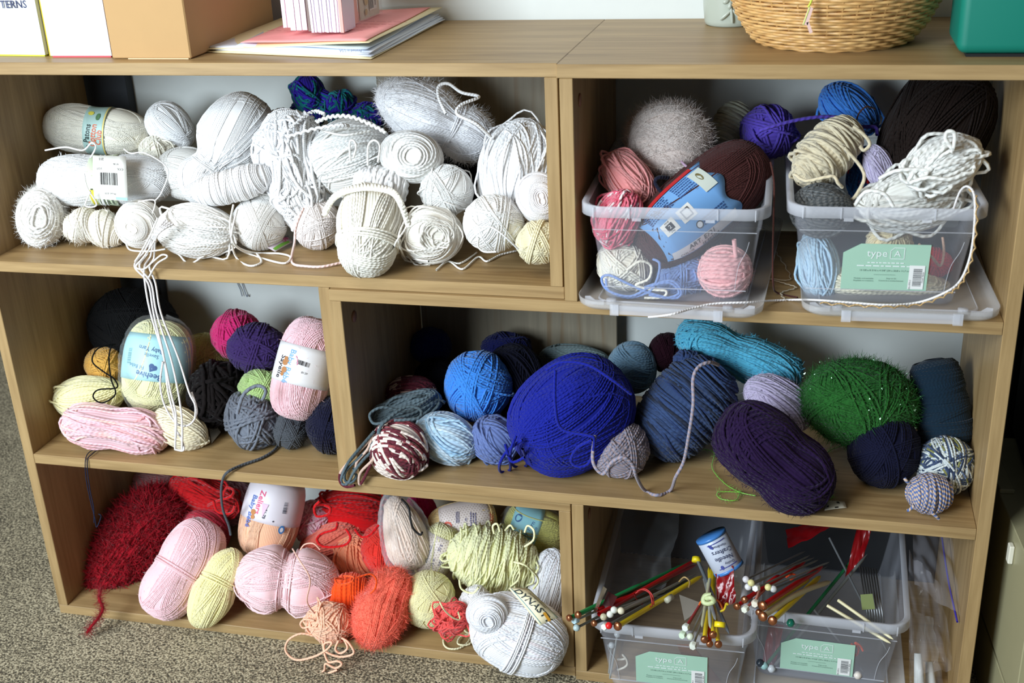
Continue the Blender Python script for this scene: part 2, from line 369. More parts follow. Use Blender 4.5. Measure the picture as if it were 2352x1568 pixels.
def printon(mapf, items, parent):
    """items: list of (name, colour, [2d geometry...]); mapf(x, y, lift)-> world"""
    for i, (nm, c, gs) in enumerate(items):
        for g in ([[g_] for g_ in gs] if nm in ('small_print', 'lettering', 'barcode', 'print', 'symbol_panel', 'yarn_symbol') and len(gs) > 1 else [gs]): v, f = joined(g); V = mapf(v[:, 0], v[:, 1], .0005+.00015*i); pymesh(nm, V, f, flat('print_'+nm, c, .55), parent)
def band(F, x0, x1, col, items=(), y0=-PI*.98, y1=PI*.98, lift=.0016, mat=None, jag=0, nm='paper_band'):
    n1, n2 = 8, 40; xs = np.linspace(x0, x1, n1); ph = np.linspace(y0, y1, n2)*F.b; X, PH = np.meshgrid(xs, ph, indexing='ij')
    if jag: X = X+jag*np.sin(PH/F.b*7)*np.array([0]*(n1-1)+[1])[:, None]
    V = F.front(X, PH, lift).reshape(-1, 3); i, j = np.meshgrid(np.arange(n1-1), np.arange(n2-1), indexing='ij')
    Q = np.stack([i*n2+j, i*n2+j+1, (i+1)*n2+j+1, (i+1)*n2+j], -1).reshape(-1, 4)
    me = npmesh(nm, V, Q); o = link(nm, me, mat or flat('paper', col, .5)); loc = Vector([float(v) for v in V.mean(0)]); recenter(o, loc); attach(o, F.root)
    sm = o.modifiers.new('thickness', 'SOLIDIFY'); sm.thickness = .0003; sm.offset = -1
    printon(lambda x, y, l: F.front(x, y, lift+l), items, o); return o
def card(name, corners, col, parent=None, items=(), thick=.0004, mat=None, label=None, cat=None, nx=6, sag=0.):
    """corners: TL, TR, BR, BL world points; printed side = the viewer's"""
    TL, TR, BR, BL_ = [np.asarray(p, float) for p in corners]; W = (np.linalg.norm(TR-TL)+np.linalg.norm(BR-BL_))/2; H = (np.linalg.norm(BL_-TL)+np.linalg.norm(BR-TR))/2
    nrm = np.cross(BL_-TL, TR-TL); nrm /= np.linalg.norm(nrm)
    if nrm@(CAM-TL) < 0: nrm = -nrm
    def mp(x, y, l=0.):
        u = np.asarray(x)/W+.5; v = .5-np.asarray(y)/H; u_, v_ = u[..., None], v[..., None]
        return (TL*(1-u_)*(1-v_)+TR*u_*(1-v_)+BR*u_*v_+BL_*(1-u_)*v_)+nrm*(np.asarray(l)+sag*np.sin(PI*u)*np.sin(PI*v*.9+.2))[..., None]
    X, Y_ = np.meshgrid(np.linspace(-W/2, W/2, nx), np.linspace(H/2, -H/2, nx), indexing='xy'); V = mp(X, Y_).reshape(-1, 3)
    i, j = np.meshgrid(np.arange(nx-1), np.arange(nx-1), indexing='ij'); Q = np.stack([i*nx+j, (i+1)*nx+j, (i+1)*nx+j+1, i*nx+j+1], -1).reshape(-1, 4)
    me = npmesh(name, V, Q, smooth=bool(sag)); o = link(name, me, mat or flat('card', col, .55)); loc = Vector([float(v) for v in V.mean(0)]); recenter(o, loc)
    if parent is not None: attach(o, parent)
    sm = o.modifiers.new('thickness', 'SOLIDIFY'); sm.thickness = thick; sm.offset = 0
    if label: tag(o, label, cat)
    printon(lambda x, y, l: mp(x, y, l+thick/2), items(W, H) if callable(items) else items, o); return o
RNG = np.random.default_rng(5)
# ---------------------------------------------------------------- the room
WALLC = (214, 218, 214)
def struct(o): o['kind'] = 'structure'; return o
struct(box('wall_back', -.745, 2.4, .3138, .40, 0, 2.6, flat('wall_paint', WALLC, .8), bev=0))
t = NT('carpet'); tc = t.add('ShaderNodeTexCoord'); n1 = t.add('ShaderNodeTexNoise', i_Scale=330., i_Detail=2., i_Roughness=.55); t.l(tc.outputs['Object'], n1.inputs[0])
n2 = t.add('ShaderNodeTexNoise', i_Scale=7., i_Detail=3.); t.l(tc.outputs['Object'], n2.inputs[0])
r = t.add('ShaderNodeValToRGB'); e = r.color_ramp.elements; e[0].position = .38; e[0].color = L4((66, 60, 48)); e[1].position = .62; e[1].color = L4((200, 188, 158)); q = e.new(.5); q.color = L4((138, 128, 104))
t.l(t.math('ADD', t.math('MULTIPLY', n1.outputs[0], .88), t.math('MULTIPLY', n2.outputs[0], .12)), r.inputs[0]); t.l(r.outputs[0], t.b.inputs['Base Color']); t.b.inputs['Roughness'].default_value = .95
t.bump(n1.outputs[0], .8, .004)
struct(box('floor', -4, 2.4, -3.4, 4, -.05, 0, t.m, bev=0))
struct(box('trim_1', -.744, -.655, .296, .3138, 0, .80, flat('dark_trim', (44, 48, 54), .6)))
# ---------------------------------------------------------------- the two interlocking bookcases
bA = thing('bookcase', (-.33, .15, 0), 'oak-look open bookcase on the left, its middle shelf ending at a short divider', 'bookcase')
bB = thing('bookcase', (.15, .15, 0), 'oak-look open bookcase on the right, holding the clear plastic boxes', 'bookcase')
def bd(nm, p, x0, x1, z0, z1, y0, y1, m): return box(nm, x0, x1, y0, y1, z0, z1, m, p, bev=.0007)
A0, A1, B0, B1 = 0., .285, -.006, .285
for nm, x0, x1, z0, z1, y1, m in (('top_board', -.735, .0548, .8059, .8209, .3128, WX), ('side_panel', -.7317, -.7165, .0152, .8057, A1, WZ), ('divider', .0401, .0549, .5624, .8057, A1, WZ), ('shelf_board', -.7163, .0565, .5474, .5622, A1, WX),
        ('divider', -.2535, -.2388, .2731, .5472, A1, WZ), ('shelf_board', -.7163, .0570, .2581, .2729, A1, WX), ('divider', .0416, .0568, .0152, .2579, A1, WZ), ('bottom_board', -.7317, .0580, 0, .015, A1, WX)):
    bd(nm, bA, x0, x1, z0, z1, A0, y1, m)
bd('back_panel', bA, -.2612, .0400, .5624, .8057, .2855, .2915, WG); bd('back_panel', bA, -.30, .0414, .0152, .2579, .2855, .2915, WG)
for nm, x0, x1, z0, z1, y1, m in (('top_board', .0551, .5560, .8059, .8209, .3128, WX), ('divider', .0579, .0729, .5474, .8057, B1, WZ), ('shelf_board', -.2376, .5383, .5323, .5472, B1, WX), ('divider', -.2386, -.2226, .2881, .5321, B1, WZ),
        ('shelf_board', -.2364, .5383, .2731, .2879, B1, WX), ('divider', .0597, .0750, .0152, .2729, B1, WZ), ('bottom_board', .0597, .5535, 0, .015, B1, WX), ('side_panel', .5385, .5535, .0152, .8057, B1, WZ)):
    bd(nm, bB, x0, x1, z0, z1, B0, y1, m)
bd('back_panel', bB, -.2224, .0716, .2881, .5321, .2855, .2915, WG); bd('back_panel', bB, .0752, .5383, .0152, .2729, .2855, .2915, flat('dark_fill_panel', (38, 40, 44), .6))  # second panel is added, its near-black colour makes the compartment read dark
def cyl(name, p0, p1, r, mat, parent=None, n=20, r1=None, bevel=0, caps=True):
    p0, p1 = np.asarray(p0, float), np.asarray(p1, float); d = p1-p0; L = np.linalg.norm(d); d /= L; a = np.cross(d, [.31, .2, .93]); a /= np.linalg.norm(a); b = np.cross(d, a); r1 = r if r1 is None else r1
    prof = [(0, 0), (r-bevel, 0), (r, bevel), (r1, L-bevel), (r1-bevel, L), (0, L)] if bevel else [(0, 0), (r, 0), (r1, L), (0, L)]
    return lathe(name, prof, p0, a, b, d, mat, parent, n)
def lathe(name, prof, o_, a, b, d, mat, parent=None, n=20, smooth=True, sharp=True):
    th = np.linspace(0, 2*PI, n, endpoint=False); V = []
    for r_, h in prof: V.append(np.asarray(o_)+np.outer(np.cos(th)*r_, a)+np.outer(np.sin(th)*r_, b)+np.asarray(d)*h)
    V = np.concatenate(V); k = len(prof); i, j = np.meshgrid(np.arange(k-1), np.arange(n), indexing='ij'); j2 = (j+1) % n
    Q = np.stack([i*n+j, i*n+j2, (i+1)*n+j2, (i+1)*n+j], -1).reshape(-1, 4)
    me = npmesh(name, V, Q, smooth=smooth); o = link(name, me, mat); recenter(o, Vector([float(v) for v in V.mean(0)]))
    if parent is not None: attach(o, parent)

    return o
CAPM = flat('screw_cap', (150, 104, 78), .5)
for p, x, y, z in ((bB, .0729, .030, .775), (bB, -.2226, .030, .498), (bB, .0750, .03, .24)):
    cyl('screw_cap', (x+.0001, y, z), (x+.0012, y, z), .0075, CAPM, p, 18)
# ---------------------------------------------------------------- filing cabinet standing to the right
BEI = flat('beige_metal', (160, 154, 120), .4, .0); DRK = flat('dark_metal', (26, 26, 22), .5)
fc = thing('filing_cabinet', (.72, .09, 0), 'low beige metal filing cabinet standing on the right of the bookcases', 'cabinet')
rz = Matrix.Rotation(math.radians(5.), 3, 'Z')
def fbox(nm, x0, x1, y0, y1, z0, z1, m, bev=.001):
    c = Vector(((x0+x1)/2, (y0+y1)/2, (z0+z1)/2)); o = box(nm, x0, x1, y0, y1, z0, z1, m, None, bev, rz); piv = Vector((.59, -.08, 0))
    o.location = piv+rz@(c-piv); return attach(o, fc)
fbox('plinth', .594, .94, -.05, .33-.08, 0, .085, BEI); fbox('shadow_gap', .600, .93, -.045, .33-.08, .085, .096, DRK, 0)
fbox('cabinet_body', .592, .95, -.076, .25, .096, .278, BEI); fbox('drawer_front', .600, .945, -.084, -.0765, .105, .27, BEI); fbox('rail', .5925, .61, .10, .25, .2782, .2842, BEI)
fbox('drawer_handle', .63, .70, -.094, -.0842, .19, .205, flat('chrome', (190, 190, 185), .2, 1.))
fbox('hinge_pin', .586, .5918, .005, .016, .238, .262, flat('white_plastic', (226, 222, 205), .4))
bk = box('black_fill_slab', .60, 1.0, .285, .312, .0, 1.05, flat('black_fill', (14, 14, 14), .7)); tag(bk, 'black upright filler slab behind the beige filing cabinet', 'case')  # plain black slab added to fill the near-black area beside the bookcase
bk2 = box('black_fill_box', .612, 1.05, -.07, .27, .2845, .795, flat('black_fill', (16, 16, 15), .8)); tag(bk2, 'black filler box on top of the beige filing cabinet', 'cabinet')  # plain black box added to cover the cabinet top with black
# ---------------------------------------------------------------- yarn palettes
WH = (250, 250, 250); CW = (246, 240, 222); CR = (232, 222, 178); PK = (246, 190, 196); PW = (244, 226, 224)
# ================================================================ upper left compartment: the white yarns
F = Y('yarn_skein', 'off-white cotton skein with a pale green label at the far left', 222, 300, 122, 58, 6, .2, UL, CW, 'skein', .0016, parts=True, n=2.6, pinch=.12)
band(F, -.008, .022, (176, 206, 198), [('edge', (228, 206, 120), [place2d(rect2d(.002, .19), .0205, 0)]), ('logo', (40, 60, 56), [place2d(text2d('Patons', .0105, .02), -.0015, -.0105, 84), place2d(poly2d([(-.002, -.0018), (.002, -.0018), (0, .0022)]), -.003, -.031, 0)]),
    ('lettering', (226, 108, 70), [place2d(text2d('Cotton', .0118, .015), .0062, -.013, 84), place2d(text2d('Club', .0118, .015), .0145, -.015, 84)]), ('flower', (232, 220, 90), [place2d(disc2d(.004), 0, .022)]), ('leaf', (90, 130, 90), [place2d(disc2d(.003, .006), .011, .016)])])
F = Y('yarn_skein', 'silky white skein with a white barcode tag, second row at the far left', 242, 414, 152, 62, 0, .115, UL, WH, 'skein', .0018, parts=True, n=2.8, pinch=.14, belt=5, mk={'sheen': .5}, fuzz=500, flen=.004)
band(F, -.014, .022, (214, 228, 196), [('small_print', (70, 80, 70), [place2d(lines2d(.03, .03, 5, RNG), .004, -.032, 90)]), ('strip', (230, 214, 70), [place2d(rect2d(.006, .03), -.009, -.034)])])
P0, P1, P2, P3 = at(213, 357, .082), at(289, 359, .086), at(294, 462, .06), at(216, 456, .056)
card('price_tag', (P0, P1, P2, P3), (244, 243, 236), F.root, lambda W, H: [('barcode', (50, 50, 50), [place2d(bars2d(W*.52, H*.28, 30, RNG), -.02*W, -.03*H), place2d(text2d('LOT', .0042), -.3*W, .2*H, 180), place2d(text2d('COL', .0042), .32*W, .2*H, 180), place2d(text2d('6136', .0036), .2*W, .31*H, 180), place2d(text2d('211', .005), -.24*W, .42*H, 180), place2d(text2d('Prod. 033', .0038), .0*W, -.36*H, 180)]), ('blue_strip', (150, 205, 215), [place2d(rect2d(W*.34, H*.06), .33*W, -.46*H)])], sag=.002)
strand('loose_end', [at(104, 345, .08), at(150, 338, .06), at(190, 345, .055), at(210, 328, .055), at(220, 338, .05), at(208, 362, .05)], .0022, F.mat, F.root)
strand('loose_end', [at(193, 398, .05), at(200, 430, .045), at(222, 470, .05), at(196, 472, .05), at(208, 440, .045)], .0022, F.mat, F.root)
strand('loose_end', [at(285, 342, .08), at(300, 352, .07), at(335, 352, .07), at(385, 388, .08), at(372, 440, .075), at(355, 462, .07)], .002, F.mat, F.root)
Y('yarn_roll', 'fuzzy white roll of roving on the shelf at the far left corner', 96, 497, 52, 68, 8, None, UL, (251, 249, 244), 'whorl', .0034, fuzz=2600, flen=.007, fw=.00025, messy=.03, cat='yarn', tilt=10)
Y('yarn_hank', 'cream-white hank twisted in a U, next to the fuzzy roll at the left', 215, 520, 70, 46, 8, None, UL, (243, 237, 222), 'ring', .0026, pinch=.25, pw=.25, fuzz=900, flen=.005, fw=.00022, bend=-.25)
Y('yarn_skein', 'small white skein lying high at the back, left of the large white skein', 393, 290, 60, 46, 42, .22, UL, WH, 'skein', .0020, taper=-.2)
Y('yarn_ball', 'cream ball with loose loops tucked under the small white skein', 368, 352, 48, 40, 20, .2, UL, CW, 'ball', .0022, messy=.08, loopn=8)
Y('yarn_skein', 'large smooth white skein tied at the middle, standing diagonally at the centre left', 516, 344, 142, 80, 125, .145, UL, WH, 'skein', .0016, pinch=.42, pw=.2, pt=.28, taper=-.12, belt=9, n=2.3)
Y('yarn_skein', 'slender white skein with ridged windings, lying against the large smooth skein', 532, 427, 96, 40, -14, .075, UL, (250, 250, 252), 'spool', .0026, pinch=.08, n=2.2, bend=.1)
F = Y('yarn_ball', 'round cream-white ball on the shelf below the barcode tag', 322, 514, 55, 55, 0, None, UL, (250, 246, 238), 'whorl', .0016, parts=True, mk={'sheen': .5})
strand('loose_end', [at(318, 463, .06), at(355, 460, .04), at(350, 490, .03)], .0018, F.mat, F.root)
F = Y('yarn_skein', 'loosely wound white skein on the shelf with a bundle of strands hanging over the edge', 452, 530, 92, 62, 4, None, UL, (251, 249, 244), 'skein', .0026, messy=.07, loopn=14, loopl=.3, parts=True)
hs = []
for i, (ex, ey, xo, xe) in enumerate(((402, 1032, 345, 392), (418, 1036, 352, 415), (404, 1005, 338, 398), (448, 960, 362, 440))):
    hs.append([at(380+i*6, 505+i*3, -.0), at(352+i*3, 540, -.015), atz(330+i*8, 580+4*i, UL+.003), atz(318+i*9, 606+i*2, UL+.003)*[1, 0, 1]+[0, -.004, .0], at(xo-5, 650, -.006), at(xo+8, 720, -.007), at((xo+xe)/2+8, 820, -.007), at(xe-6, 900, -.012), at(ex, (ey+900)/2, -.02), at(ex, ey, -.02)])
hs.append([at(402, 1032, -.02), at(422, 1033, -.02), at(415, 1005, -.015), at(402, 985, -.012)]); hs.append([at(440, 900, -.008), at(452, 945, -.012), at(435, 975, -.015), at(405, 972, -.014), at(378, 930, -.012), at(368, 880, -.01), at(374, 830, -.01)])
strands('hanging_strands', hs, .0028, yarn_mat((240, 236, 236), th=.0028, twist=230), F.root)
strands('loose_loops', [[at(372, 520, .0), at(350, 560, -.01), at(330, 590, -.02), at(312, 612, -.012), at(330, 618, -.02), at(352, 600, -.015), at(372, 585, -.015), at(384, 590, -.018), at(360, 606, -.02), at(340, 640, -.004)],
    [at(290, 560, .02), at(300, 574, .012), at(340, 577, .01), at(380, 572, .012)], [at(362, 500, .0), at(345, 540, -.01), at(322, 582, -.015), at(310, 600, -.014)]], .0024, F.mat, F.root)
F = Y('yarn_ball', 'round white ball on the shelf between the loose skein and the pink strand', 596, 513, 62, 61, 0, None, UL, (250, 247, 241), 'ball', .0016, parts=True, mk={'sheen': .5})
strands('loose_loops', [[at(536, 470, .02), at(528, 520, .0), at(540, 562, .01), atz(580, 580, UL+.002), atz(640, 582, UL+.002), atz(667, 590, UL+.002), atz(655, 604, UL+.002), atz(620, 598, UL+.002), atz(570, 582, UL+.002), at(530, 560, .01)],
    [at(545, 480, .02), at(532, 540, .0), atz(542, 590, UL+.002), atz(572, 610, UL+.002), atz(600, 602, UL+.002), atz(590, 582, UL+.002)]], .0028, F.mat, F.root)
# crocheted lace piece
def lace():
    F = Form(672, 392, 135, 66, 78, .115, UL, seed=8, lump=.12, n=2.4, taper=-.25, depth=.7)
    th = .0042; V = wound(F, 'mess', th, 96, messy=.22, loopn=50, loopl=.16, nb=30)
    me = npmesh('lace_piece', *V); o = link('lace_piece', me, yarn_mat((250, 250, 251), twist=420., th=.004, sheen=.5)); recenter(o, base_pt(F))
    root = thing('crochet_piece', base_pt(F), 'crumpled white crochet lace piece in the middle of the white yarns', 'crochet'); attach(o, root)
    for nm, pts in (('crochet_chain', [at(662, 305, .1), at(690, 275, .12), at(722, 256, .14), at(745, 262, .13)]), ('crochet_chain', [at(660, 315, .1), at(720, 297, .085), at(780, 288, .08), at(800, 290, .09)])):
        P = catmull(pts, 14); s_ = np.arange(len(P)); P = P+np.outer(np.sin(s_*1.9)*.0012, RIGHT)+np.outer(np.cos(s_*1.9)*.0014, UP); strand(nm, P, .0036, me.materials[0], root, n=2)
lace()
F = Y('yarn_hank', 'big soft white hank piled beside the lace piece', 806, 362, 98, 92, -20, .15, UL, (240, 240, 236), 'hank', .0030, messy=.05, loopn=10, parts=True, fuzz=500, flen=.005, fw=.0002)
P = catmull([at(726, 280, .12), at(760, 268, .12), at(805, 268, .11), at(850, 285, .1), at(885, 303, .09)], 14); s_ = np.arange(len(P)); strand('crochet_chain', P+np.outer(np.sin(s_*1.7)*.0015, UP), .0040, F.mat, F.root, n=2)
strands('loose_loops', [[at(805, 370, .06), at(803, 330, .06), at(810, 322, .06), at(818, 335, .058), at(812, 362, .058)], [at(845, 380, .07), at(846, 335, .07), at(860, 322, .07), at(872, 335, .07), at(868, 372, .07)], [at(740, 300, .1), at(790, 310, .07), at(850, 300, .09)]], .003, F.mat, F.root)
Y('yarn_hank', 'thick white looped hank tucked under the big soft hank', 872, 424, 62, 40, 12, .085, UL, (250, 250, 251), 'spool', .0046, messy=.06, loopn=12, loopl=.3)
Y('yarn_skein', 'large fuzzy white skein high in the right half, resting on the other white yarns', 1006, 275, 150, 76, 26, .19, UL, (250, 250, 253), 'skein', .0024, pinch=.26, pw=.2, pt=.22, belt=3, fuzz=5200, flen=.008, fw=.00024, parts=False, tilt=8)
strand('yarn_strand', [at(1025, 262, .11), at(1008, 225, .13), at(1008, 198, .14), at(1030, 192, .14), at(1060, 212, .13), at(1100, 222, .13), at(1060, 240, .11), at(1050, 262, .1), at(1095, 285, .1), at(1130, 318, .12)], .0042, yarn_mat((250, 250, 251), th=.004)); tag(bpy.data.objects['yarn_strand'], 'white twisted strand curling over the large fuzzy white skein', 'yarn')
Y('yarn_ball', 'white oval cake of yarn below the fuzzy white skein', 945, 360, 73, 58, 14, .11, UL, (251, 250, 246), 'whorl', .0030, cat='yarn')
Y('yarn_ball', 'shiny white ball stacked between the oval cake and the right-hand pile', 1026, 437, 61, 58, 0, .105, UL, (250, 250, 247), 'ball', .0020, messy=.03, loopn=8, mk={'sheen': .6})
F = Y('yarn_skein', 'large cream-white skein at the shelf front, its ridged end pointing down', 848, 527, 108, 74, 94, None, UL, (250, 246, 232), 'skein', .0030, parts=True, tilt=-22, n=2.4, pinch=.08, pt=.3, belt=4)
P = catmull([at(745, 490, .02), at(765, 455, .03), at(800, 436, .03), at(850, 430, .02), at(900, 440, .01), at(922, 470, .0), at(938, 515, .0)], 16); s_ = np.arange(len(P))
for q in (0, 1): strand('crochet_chain', P+np.outer(np.sin(s_*1.3+q*3.1)*.003, UP)+np.outer(np.cos(s_*1.3+q*3.1)*.002, RIGHT), .0042, F.mat, F.root, n=2)
F = Y('yarn_ball', 'cream-white ball with a swirled face on the shelf, right of the large cream skein', 992, 540, 72, 64, 0, None, UL, (250, 246, 236), 'whorl', .0024, parts=True, messy=.04, loopn=14, mk={'sheen': .5})
strands('loose_loops', [[at(945, 495, .01), at(928, 530, 0), at(908, 560, -.002), atz(915, 580, UL+.002), atz(940, 592, UL+.002), at(985, 600, -.02)], [at(930, 505, .02), at(915, 550, .0), atz(935, 598, UL+.002), atz(970, 604, UL+.002)]], .0026, F.mat, F.root)
strands('crinkled_end', [[atz(985, 608, UL+.002), atz(1020, 598, UL+.002), atz(1055, 605, UL+.002), atz(1085, 588, UL+.002), atz(1095, 580, UL+.002)], [atz(1002, 620, UL+.002), atz(1030, 600, UL+.002), atz(1062, 618, UL+.002), atz(1098, 590, UL+.002), atz(1118, 600, UL+.002), atz(1150, 585, UL+.002), atz(1185, 576, UL+.002)]], .0026, F.mat, F.root)
F = Y('yarn_ball', 'white ball with a faint pink tinge and a long pink strand on the shelf', 728, 515, 54, 58, 0, None, UL, (246, 236, 232), 'ball', .0020, parts=True, messy=.03)
P = catmull([at(697, 478, .03), at(680, 520, .01), at(676, 560, .0), atz(670, 590, UL+.003), atz(674, 606, UL+.003), atz(700, 611, UL+.003), atz(740, 612, UL+.003), atz(788, 602, UL+.003)], 10); strand('pink_strand', P, .0034, yarn_mat((246, 214, 208), th=.0034, twist=180), F.root, n=2)
F = Y('yarn_ball', 'white ball with crossing strands on the shelf, third from the right divider', 1133, 513, 69, 65, 0, .055, UL, (250, 250, 248), 'ball', .0022, parts=True, messy=.03)
strands('loose_loops', [[at(1085, 505, .0), at(1100, 520, -.01), at(1130, 522, -.012), at(1162, 545, -.01), at(1190, 572, .0)], [at(1100, 545, -.005), at(1098, 565, 0), at(1112, 578, .0), at(1140, 578, -.002)]], .0024, F.mat, F.root)
F = Y('yarn_pile', 'tall messy white skein leaning on the right divider', 1188, 392, 118, 88, 100, .14, UL, (250, 250, 251), 'hank', .0028, messy=.09, loopn=26, loopl=.25, mk={'sheen': .6})
Y('yarn_ball', 'sparkly white ball pressed against the right divider, halfway up', 1240, 455, 60, 54, 60, .07, UL, (242, 238, 240), 'whorl', .0016, mk={'sheen': .6})
Y('yarn_ball', 'small cream ball on the shelf in the right corner of the white yarns', 1236, 557, 50, 49, 0, .035, UL, (240, 230, 190), 'ball', .0026)
Y('yarn_ball', 'black yarn ball almost hidden behind the white balls, with black loops showing', 1062, 405, 75, 60, 0, .225, UL, (14, 13, 14), 'ball', .0022, messy=.1, loopn=24, loopl=.2)
Y('yarn_ball', 'white ball half hidden behind the large smooth skein and the lace piece', 648, 292, 44, 42, 0, .23, UL, (236, 236, 232), 'spool', .0026)
Y('yarn_skein', 'white skein lying in shadow behind the barcode-tag skein', 432, 400, 74, 60, 10, .16, UL, (236, 234, 228), 'skein', .0022, loopn=6)
Y('yarn_ball', 'white ball filling the gap behind the round shelf-front balls', 610, 440, 50, 55, 0, .12, UL, (238, 236, 230), 'ball', .0022, messy=.05)
# teal and indigo hank, three lobes on one twisted body
F = Form(768, 246, 112, 22, 22, .255, UL, seed=4, pinch=.25, pw=.15, lump=.14, bend=.3)
TI = yarn_mat((20, 110, 118), th=.003, twist=200, var=(9., [(14, 96, 104), (18, 120, 126), (44, 30, 150), (52, 36, 170), (20, 104, 116)], 1))
mm = [wound(F, 'hank', .0032, 70, messy=.12, loopn=18, loopl=.3)]
for cx_1, cy_1, a1, b1, g in ((708, 218, 46, 36, 80), (706, 262, 40, 30, 0), (780, 248, 40, 34, -60), (846, 268, 40, 30, 10)):
    f2 = Form(cx_1, cy_1, a1, b1, g, .25, UL, seed=int(a1*b1)); mm.append(wound(f2, 'mess', .0032, 46, messy=.12, loopn=8))
me = npmesh('yarn_hank', *merge(mm)); o = link('wound_yarn', me, TI); recenter(o, base_pt(F)); rt = thing('yarn_hank', base_pt(F), 'teal and indigo hank lying at the back above the white yarns', 'yarn'); attach(o, rt)
strand('loose_end', [at(700, 258, .2), at(672, 280, .16), at(638, 303, .13)], .004, TI, rt)
card('folded_wrapper', (atz(598, 560, UL+.012), atz(662, 541, UL+.012), atz(672, 556, UL+.006), atz(632, 578, UL+.004)), (206, 190, 196), label='crumpled green and pink paper wrapper under the round white ball', cat='wrapper', sag=.004, items=lambda W, H: [('print', (196, 96, 140), [place2d(disc2d(W*.1, H*.3), W*.18, 0), place2d(disc2d(W*.07, H*.2), W*.34, H*.1)]), ('green_edge', (110, 168, 60), [place2d(rect2d(W*.8, H*.2), -.05*W, -.36*H)])])
# ================================================================ clear storage boxes
PB = plastic('clear_box_plastic', (225, 228, 240), .055, .22, .16); PR = plastic('frosted_rim_plastic', (228, 230, 238), .30, .3, .22); PL = plastic('lid_plastic', (230, 228, 226), .20, .3, .22)
def rring(w_, d_, r_, z, n=7):
    P = []
    for (cx1, cy1, a0) in ((w_/2-r_, d_/2-r_, 0), (-w_/2+r_, d_/2-r_, 90), (-w_/2+r_, -d_/2+r_, 180), (w_/2-r_, -d_/2+r_, 270)):
        for i in range(n): a = math.radians(a0+90*i/(n-1)); P.append((cx1+r_*math.cos(a), cy1+r_*math.sin(a), z))
    return P
def loft(name, rings, mat, parent, loc, rot, cap0=True, thick=.0012, grp=None):
    V = np.array([p for r_ in rings for p in r_]); n = len(rings[0]); Fs = []
    for i in range(len(rings)-1):
        for j in range(n): j2 = (j+1) % n; Fs.append((i*n+j, i*n+j2, (i+1)*n+j2, (i+1)*n+j))
    if cap0: Fs.append(tuple(range(n))[::-1])
    c, s_ = math.cos(rot), math.sin(rot); V = np.stack([V[:, 0]*c-V[:, 1]*s_, V[:, 0]*s_+V[:, 1]*c, V[:, 2]], -1)+np.asarray(loc)
    me = bpy.data.meshes.new(name); me.from_pydata(V.tolist(), [], Fs); me.polygons.foreach_set('use_smooth', [len(f) == 4 for f in Fs]); me.update()
    o = link(name, me, mat); recenter(o, Vector([float(v) for v in loc])); attach(o, parent)
    if thick: sm = o.modifiers.new('thickness', 'SOLIDIFY'); sm.thickness = thick; sm.offset = 1
    return o
def local_fn(loc, rot):
    c, s_ = math.cos(rot), math.sin(rot); return lambda x, y, z: np.array([x*c-y*s_+loc[0], x*s_+y*c+loc[1], z+loc[2]])
def prism(name, pts3, h, mat, parent):       # closed thin plate from a 3D polygon, thickened along h
    P = np.array(pts3); h = np.asarray(h); n = len(P); V = np.concatenate([P, P+h]); Fs = [tuple(range(n))[::-1], tuple(range(n, 2*n))]+[(i, (i+1) % n, n+(i+1) % n, n+i) for i in range(n)]
    return pymesh(name, V, Fs, mat, parent)
def lid(loc, rot, label):
    rt = thing('box_lid', loc, label, 'lid'); f = local_fn(loc, rot)
    loft('lid_tray', [rring(.190, .332, .018, .003), rring(.198, .340, .022, .003), rring(.206, .346, .024, .006), rring(.208, .348, .025, .0135)], PL, rt, loc, rot, thick=.0011)
    loft('lid_ridge', [rring(.168, .300, .012, .0035), rring(.166, .298, .012, .0055)], PR, rt, loc, rot, False, .0012)
    prism('latch', [f(x, y, .001) for x, y in ((-.062, -.176), (-.060, -.1795), (.060, -.1795), (.062, -.176))], (0, 0, .0105), PR, rt)
    for sg in (-1, 1):
        x = sg*.058; prism('latch_tab', [f(x-.005, -.181, .0), f(x+.005, -.181, .0), f(x+.005, -.1785, .0), f(x-.005, -.1785, .0)], (0, 0, .013), PR, rt)
        q = sg*.066; cyl('lid_post', f(q, -.157, .0045), f(q, -.157, .0105), .0055, PR, rt, 16); prism('lid_hook', [f(q+sg*a, -.160, z) for a, z in ((.008, .003), (.030, .003), (.030, .013), (.024, .0135), (.018, .009), (.008, .009))], np.array(f(0, .0012, 0))-np.array(f(0, 0, 0)), PR, rt)
    return rt
